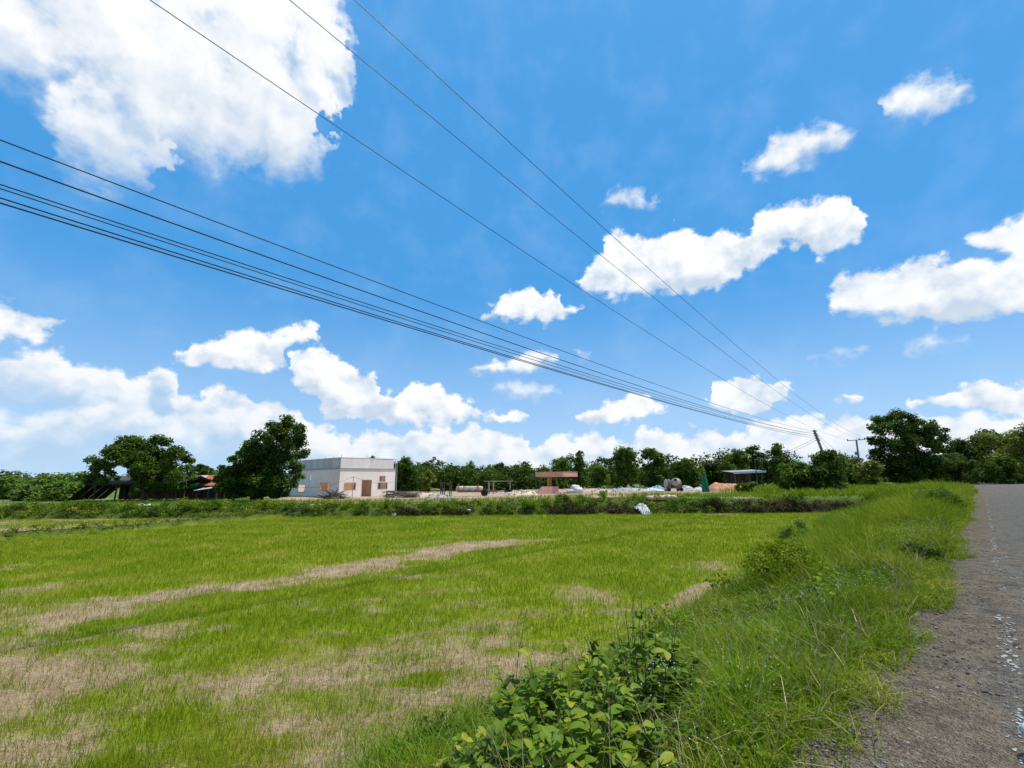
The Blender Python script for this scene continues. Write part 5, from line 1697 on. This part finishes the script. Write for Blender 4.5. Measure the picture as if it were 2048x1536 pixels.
# ------------------------------------------------------------------ rice shoots and straw
def build_field():
    r = np.random.default_rng(61)
    n = 900000
    # more shoots are drawn near the viewer, where they can be told apart
    y = 3.6 + 31.0 * r.random(n) ** 1.9
    x = (-1.22 + 2.3 * r.random(n)) * (y + 1.5)
    tt = (x - y) * R2
    ok = (tt < -3.9) & (x > -46)
    x, y = x[ok], y[ok]
    c, v, l, b, s = masks(x, y)
    fine = vnoise(x, y, 0.22, 3, 0.6)
    ok = ((c + (fine - 0.5) * 0.9 > 0.12 + 0.8 * r.random(len(x)) ** 0.8) | (r.random(len(x)) < 0.16)) & (v < 0.4) & (l < 0.3)
    x, y = x[ok], y[ok]
    k = min(len(x), 330000)
    x, y = x[:k], y[:k]
    H = (0.07 + 0.075 * r.random(k)) * (1 + 0.004 * y)
    W = 0.0035 + 0.00055 * y
    a = r.random(k) * 6.283; L = 0.15 + 0.35 * r.random(k)
    z = terrain(x, y) - 0.01
    V = np.empty((k, 3, 3))
    bb = r.random(k) * 6.283
    V[:, 0] = np.stack([x - np.cos(bb) * W / 2, y - np.sin(bb) * W / 2, z], -1)
    V[:, 1] = np.stack([x + np.cos(bb) * W / 2, y + np.sin(bb) * W / 2, z], -1)
    V[:, 2] = np.stack([x + np.cos(a) * H * L, y + np.sin(a) * H * L, z + H], -1)
    me = mesh_np('rice_shoots', V, [np.arange(3 * k).reshape(k, 3)], M['rice'], False, dict(tint=np.repeat(r.random(k), 3)))
    tag(link('rice_shoots', me), 'young bright green rice shoots covering the field', kind='stuff')
    # dry straw lying and standing in the bare places
    n = 150000
    y = 3.6 + 16.0 * r.random(n) ** 1.7
    x = (-1.22 + 2.3 * r.random(n)) * (y + 1.5)
    ok = ((x - y) * R2 < -3.9)
    x, y = x[ok], y[ok]
    c = masks(x, y)[0]
    ok = c < 0.15 + 0.7 * r.random(len(x))
    x, y = x[ok][:70000], y[ok][:70000]
    k = len(x)
    H = 0.05 + 0.12 * r.random(k); flat = r.random(k) ** 0.5
    a = r.random(k) * 6.283
    W = 0.003 + 0.0004 * y
    z = terrain(x, y)
    V = np.empty((k, 3, 3))
    V[:, 0] = np.stack([x - np.sin(a) * W / 2, y + np.cos(a) * W / 2, z + 0.003], -1)
    V[:, 1] = np.stack([x + np.sin(a) * W / 2, y - np.cos(a) * W / 2, z + 0.006], -1)
    V[:, 2] = np.stack([x + np.cos(a) * H * flat, y + np.sin(a) * H * flat, z + 0.012 + H * (1 - flat)], -1)
    me = mesh_np('field_straw', V, [np.arange(3 * k).reshape(k, 3)], M['straw'], False, dict(tint=np.repeat(r.random(k), 3)))
    tag(link('field_straw', me), 'dry straw scattered over the bare soil of the field', kind='stuff')


build_field()


# ------------------------------------------------------------------ the verge
SHRUBS = [(0.36, 3.35, 0.95), (1.05, 4.2, 0.7), (-0.30, 3.30, 0.6), (0.45, 2.85, 0.6)]      # foot of each foreground shrub and the ground it shades


def verge_points(n, seed, s0=0.2, s1=62.0, pw=2.2, tlo=-7.2, thi=None, bias=1.0):
    r = np.random.default_rng(seed)
    s = s0 + (s1 - s0) * r.random(n) ** pw
    e = road_edge(s)
    hi = e if thi is None else np.minimum(e, thi)
    t = tlo + (hi - tlo) * r.random(n) ** bias
    x = (s + t) * R2; y = (s - t) * R2
    foot_ = -3.95 - 0.115 * np.clip(s - 13, 0, 20) - 0.7 * (vnoise(s, t * 0 + 3.7, 6.0, 2) - 0.5)
    ok = (y > 1.2) & (t > foot_ - 0.35) & ~((y > 33.5) & (t < -7)) & (masks(x, y)[3] + 0.25 * r.random(n) < 0.55)
    return x[ok], y[ok], s[ok], t[ok], r


def build_verge():
    root = empty('verge_grass')
    tag(root, 'tall mixed grass on the sloping verge beside the road', kind='stuff')
    x, y, s, t, r = verge_points(170000, 71)
    d = np.hypot(x, y)
    n = len(x)
    lush = vnoise(x, y, 0.75, 3, 0.6)
    keep = lush + 0.25 * r.random(n) > 0.42
    x, y, s, t, d, lush = x[keep], y[keep], s[keep], t[keep], d[keep], lush[keep]
    n = len(x)
    lush = np.clip((lush - 0.3) * 1.9, 0, 1.2)
    edge = sstep(-(t - road_edge(s)), 0.0, 0.9)
    H = (0.13 + 0.42 * lush + 0.14 * r.random(n)) * (0.5 + 0.5 * edge) * (0.75 + 0.5 * sstep(t, -5, -3)) * (1 + 1.3 * sstep(s, 5, 22))
    for cx, cy, rad in SHRUBS:
        H = H * (1 - 0.72 * sstep(-np.hypot(x - cx, y - cy), -rad, -rad * 0.5))
    W = (0.0045 + 0.0035 * r.random(n)) * (1 + d / 11)
    P = np.stack([x, y, terrain(x, y) - 0.015], -1)
    blades('blades', P, H, W, 0.45 + 0.35 * r.random(n), 'grass', 72, root)
    x, y, s, t, r = verge_points(16000, 81, 0.4, 40.0, 1.8)
    n = len(x)
    P = np.stack([x, y, terrain(x, y) - 0.01], -1)
    blades('dry_blades', P, 0.16 + 0.30 * r.random(n), (0.004 + 0.002 * r.random(n)) * (1 + np.hypot(x, y) / 12), 0.6 + 0.4 * r.random(n), 'straw', 82, root)
    # runners that creep out over the shoulder
    r = np.random.default_rng(91)
    n = 15000
    s = 0.5 + 40 * r.random(n) ** 1.9
    e = road_edge(s)
    t = e + 0.34 * r.random(n) ** 2.2 - 0.06
    x = (s + t) * R2; y = (s - t) * R2
    k = vnoise(s, t * 0 + 8.8, 0.5, 2) + 0.2 * r.random(n) > 0.5
    x, y, s = x[k], y[k], s[k]
    n = len(x)
    blades('runners', np.stack([x, y, 0 * x + 0.905], -1), 0.10 + 0.20 * r.random(n), (0.004 + 0.003 * r.random(n)) * (1 + s / 12), 0.9 + 0.3 * r.random(n), 'grass', 92, root)
    # fresh tall tufts near the viewer
    x, y, s, t, r = verge_points(700, 73, 1.2, 15.0, 1.5, -4.2, -1.3)
    far_ = np.ones(len(x), dtype=bool)
    for cx, cy, rad in SHRUBS:
        far_ &= np.hypot(x - cx, y - cy) > rad * 0.95
    x, y = x[far_], y[far_]
    k = 46
    a = np.repeat(np.arange(len(x)), k)
    X = x[a] + 0.055 * r.normal(size=len(a)); Yv = y[a] + 0.055 * r.normal(size=len(a))
    n = len(X)
    P = np.stack([X, Yv, terrain(X, Yv) - 0.015], -1)
    d = np.hypot(X, Yv)
    blades('tufts', P, (0.30 + 0.30 * r.random(len(x)))[a] * (0.55 + 0.5 * r.random(n)), (0.0055 + 0.003 * r.random(n)) * (1 + d / 12), 0.55 + 0.4 * r.random(n), 'grass_fresh', 74, root)
    # seed stalks and small white flower heads
    x, y, s, t, r = verge_points(2600, 75, 1.5, 30.0, 1.5, -4.4, -0.7)
    n = len(x)
    P = np.stack([x, y, terrain(x, y)], -1)
    d = np.hypot(x, y)
    H = 0.32 + 0.38 * r.random(n)
    az = r.random(n) * 6.283
    blades('seed_stalks', P, H, 0.003 + 0.0005 * d, 0.35 + 0.2 * r.random(n), 'straw', 76, root, 0.4, az)
    x, y, s, t, r = verge_points(1700, 77, 1.5, 16.0, 1.1, -3.6, -1.0)
    n = len(x)
    d = np.hypot(x, y)
    z = terrain(x, y) + 0.20 + 0.26 * vnoise(x, y, 1.1, 3) + 0.1 * r.random(n)
    keep = vnoise(x + 7, y, 1.7, 2) > 0.54
    x, y, z, d = x[keep], y[keep], z[keep], d[keep]
    n = len(x)
    rr = 0.0036 + 0.00045 * d
    o8 = np.array([(1, 0, 0), (0, 1, 0), (-1, 0, 0), (0, -1, 0), (0, 0, 1), (0, 0, -1)])
    V = np.stack([x, y, z], -1)[:, None, :] + o8[None] * rr[:, None, None]
    ft = np.array([(0, 1, 4), (1, 2, 4), (2, 3, 4), (3, 0, 4), (1, 0, 5), (2, 1, 5), (3, 2, 5), (0, 3, 5)])
    link('flowers', mesh_np('flowers', V, [(ft[None] + (np.arange(n) * 6)[:, None, None]).reshape(-1, 3)], M['flower']), root)
    # broad leaved weeds in between
    x, y, s, t, r = verge_points(520, 79, 2.6, 45.0, 1.6, -4.3, -1.25)
    C = [(a, b, float(c) + 0.10) for a, b, c in zip(x, y, terrain(x, y))]
    Rr = 0.10 + 0.12 * r.random(len(x))
    me = crown_mesh(C, list(Rr * (1 + 0.02 * y)), 1900, 0.055, 'weed', 80, 5, 'weeds')
    link('weeds', me, root)
    for seed, matn, leaf in ((83, 'grass_fresh', 0.06), (85, 'weed', 0.07), (87, 'grass', 0.06)):
        x, y, s, t, r = verge_points(130, seed, 7.0, 48.0, 1.35, -6.5, -1.4)
        k = vnoise(x + seed * 3, y, 3.0, 2) > 0.42
        x, y = x[k], y[k]
        Rr = (0.20 + 0.20 * r.random(len(x))) * (1 + 0.015 * y)
        C = [(a, b, float(c) + q * 0.7) for a, b, c, q in zip(x, y, terrain(x, y), Rr)]
        link('leafy_weeds', crown_mesh(C, list(Rr), 620, leaf * 1.3, matn, seed + 1, 6, 'leafy_weeds'), root)


build_verge()


def pxbush(px, py, w, h, matn, label, seed, leaf, per=900, z=0.5, name='verge_bush'):
    p = on(px, py, z)
    bush_at(name, (p.x, p.y, tz(p.x, p.y) - 0.02), w, h, matn, label, seed, leaf, per)


pxbush(1580, 1206, 1.6, 1.5, 'grass', 'rounded weed bush on the verge beside the bare patch', 951, 0.055, 3400, 0.2)
pxbush(1842, 1140, 1.0, 0.62, 'weed', 'dark green weed clump at the road edge halfway along', 953, 0.055, 3400, 0.8)
pxbush(1872, 1036, 2.0, 1.6, 'weed', 'tall upright weed bush at the road edge near the bend', 955, 0.085, 1800, 0.85)
pxbush(1600, 1080, 2.2, 1.0, 'tree_pale', 'grey green grassy bush on the verge near the burnt soil', 957, 0.065, 2400, 0.1)
pxbush(1770, 1100, 2.4, 0.75, 'grass_fresh', 'bright leafy weed patch in the middle of the verge', 959, 0.065, 2400, 0.6)
pxbush(1690, 1150, 1.9, 0.7, 'grass_fresh', 'bright low weed patch right of the rounded weed bush', 961, 0.055, 2600, 0.4)
pxbush(1800, 1048, 3.2, 1.0, 'grass', 'wide yellowish weed patch on the verge beyond the bright leafy one', 963, 0.085, 1800, 0.6)
pxbush(1690, 1078, 2.4, 0.9, 'weed', 'dark weed patch on the verge below the burnt soil', 965, 0.07, 1000, 0.3)
pxbush(1830, 1010, 4.5, 1.1, 'grass', 'broad grassy hummock on the far verge right of the burnt soil', 967, 0.11, 500, 0.8)


# ------------------------------------------------------------------ foreground shrub with leaves one can pick apart
def leaf_blade(seed, L=1.0, W=0.52):
    """an oval leaf, folded along the midrib and bent back"""
    V, n = [], 6
    for i in range(n + 1):
        q = i / n
        w = W / 2 * math.sin(math.pi * min(1, q * 0.93 + 0.03)) ** 0.75 * (1.0 if q < 0.6 else 1.05)
        zb = -0.25 * q * q + 0.05 * math.sin(seed + 3 * q)
        V += [(-w, q * L, zb + w * 0.38), (0, q * L, zb), (w, q * L, zb + w * 0.38)]
    fs = []
    for i in range(n):
        a = 3 * i
        fs += [(a, a + 1, a + 4, a + 3), (a + 1, a + 2, a + 5, a + 4)]
    return V, fs


def build_shrubs():
    variants = []
    for k in range(6):
        V, fs = leaf_blade(k, 1.0, 0.46 + 0.07 * (k % 3))
        variants.append((np.array(V), np.array(fs), mesh_np('leaf', V, [np.array(fs)], M['shrub'], True, dict(tint=np.full(len(V), (0.25, 0.45, 0.62, 0.38, 0.8, 0.5)[k])))))
    specs = [
        # x, y of the foot, width, height, leaves as parts, inner leaves, label
        (0.36, 3.40, 1.65, 0.80, 299, 1000, 'broad leaved green shrub filling the middle of the foreground'),
        (1.05, 4.20, 1.15, 1.0, 298, 600, 'taller broad leaved shrub behind the middle foreground shrub, to its right'),
        (-0.30, 3.30, 0.95, 0.50, 220, 300, 'low broad leaved shrub at the bottom edge, left of the middle one'),
        (0.45, 2.85, 0.95, 0.50, 230, 320, 'broad leaved shrub nearest the viewer, cut by the bottom edge'),
        (1.35, 3.0, 0.24, 0.24, 22, 10, 'small seedling shrub with round leaves at the bottom right of the shrubs'),
    ]
    for j, (bx, by, w, h, n1, n2, lab) in enumerate(specs):
        r = np.random.default_rng(500 + j)
        root = empty('leafy_shrub', (bx, by, tz(bx, by) - 0.03))
        tag(root, lab, 'shrub')
        # shoots fan out from the foot; leaves sit along each shoot, most at the tip
        shoots = []
        ns = max(6, int(n1 / 6))
        mb = MB()
        for k in range(ns):
            a = 6.28 * r.random(); q = math.sqrt(r.random())
            tip = Vector((math.cos(a) * q * w / 2, math.sin(a) * q * w / 2, h * (1.0 - 0.55 * q * q) * (0.62 + 0.42 * r.random())))
            st_ = Vector((tip.x * 0.25, tip.y * 0.25, 0))
            m_ = st_.lerp(tip, 0.5) + Vector((tip.x * 0.12, tip.y * 0.12, 0.04))
            mb.tube([tuple(st_), tuple(m_), tuple(tip)], [0.006, 0.0045, 0.002], 5)
            shoots.append((st_, m_, tip))
        mb.build('stems', M['stem'], root)
        Vs, Fs, Ts, off = [], [], [], 0
        total = n1 + n2
        for k in range(total):
            st_, m_, tip = shoots[k % ns]
            q = 1 - 0.6 * r.random() ** 1.5 if k < n1 else 0.15 + 0.7 * r.random()
            c = st_.lerp(m_, q * 2) if q < 0.5 else m_.lerp(tip, q * 2 - 1)
            out = Vector((r.normal(), r.normal(), 0.0)).normalized()
            dirv = (out + Vector((tip.x, tip.y, 0)) * 0.5 + Vector((0, 0, 0.55 * q + 0.3 * r.normal()))).normalized()
            zax = (Vector((0, 0, 1)) + out * 0.25 + Vector((r.normal(), r.normal(), 0)) * 0.25)
            xax = dirv.cross(zax).normalized(); zax = xax.cross(dirv)
            R3 = Matrix((xax, dirv, zax)).transposed()
            s_ = (0.050 + 0.068 * r.random()) * (0.8 if q > 0.93 else 1.0) * (0.9 if j == 4 else 1.0)
            v = r.integers(0, 6)
            if k < n1:
                link('leaf', variants[v][2], root, c, R3.to_euler(), (s_, s_, s_))
            else:
                W = variants[v][0] * s_ @ np.array(R3).T + np.array(c)
                Vs.append(W); Fs.append(variants[v][1] + off); Ts.append(np.full(len(W), r.random() * 0.7)); off += len(W)
        me = mesh_np('inner_leaves', np.concatenate(Vs), [np.concatenate(Fs)], M['shrub'], True, dict(tint=np.concatenate(Ts)))
        tag(link('inner_leaves', me, root), kind='stuff')
    # single dead stalks standing over the shrubs
    for px, py, zg, hh, dx, lab in ((1028, 1330, 0.35, 0.62, 0.16, 'dark dry weed stalk leaning right over the middle foreground shrub'), (1262, 1290, 0.5, 0.55, 0.06, 'upright reed blade above the taller foreground shrub')):
        p = on(px, py, zg)
        z0 = tz(p.x, p.y)
        root = empty('weed_stalk', (p.x, p.y, z0))
        tag(root, lab, 'stalk')
        hh += zg - z0
        MB().tube([(0, 0, -0.02), (dx * 0.35, 0, hh * 0.5), (dx, 0.02, hh)], [0.004, 0.0035, 0.002], 5).build('stem', M['bark'] if dx > 0.1 else M['weed'], root)
        for q in (0.55, 0.75, 0.95):
            MB().tube([(dx * q, 0, hh * q), (dx * q + 0.02, 0.01, hh * q + 0.03)], [0.006, 0.002], 5).build('bud', M['bark'] if dx > 0.1 else M['weed'], root)


build_shrubs()
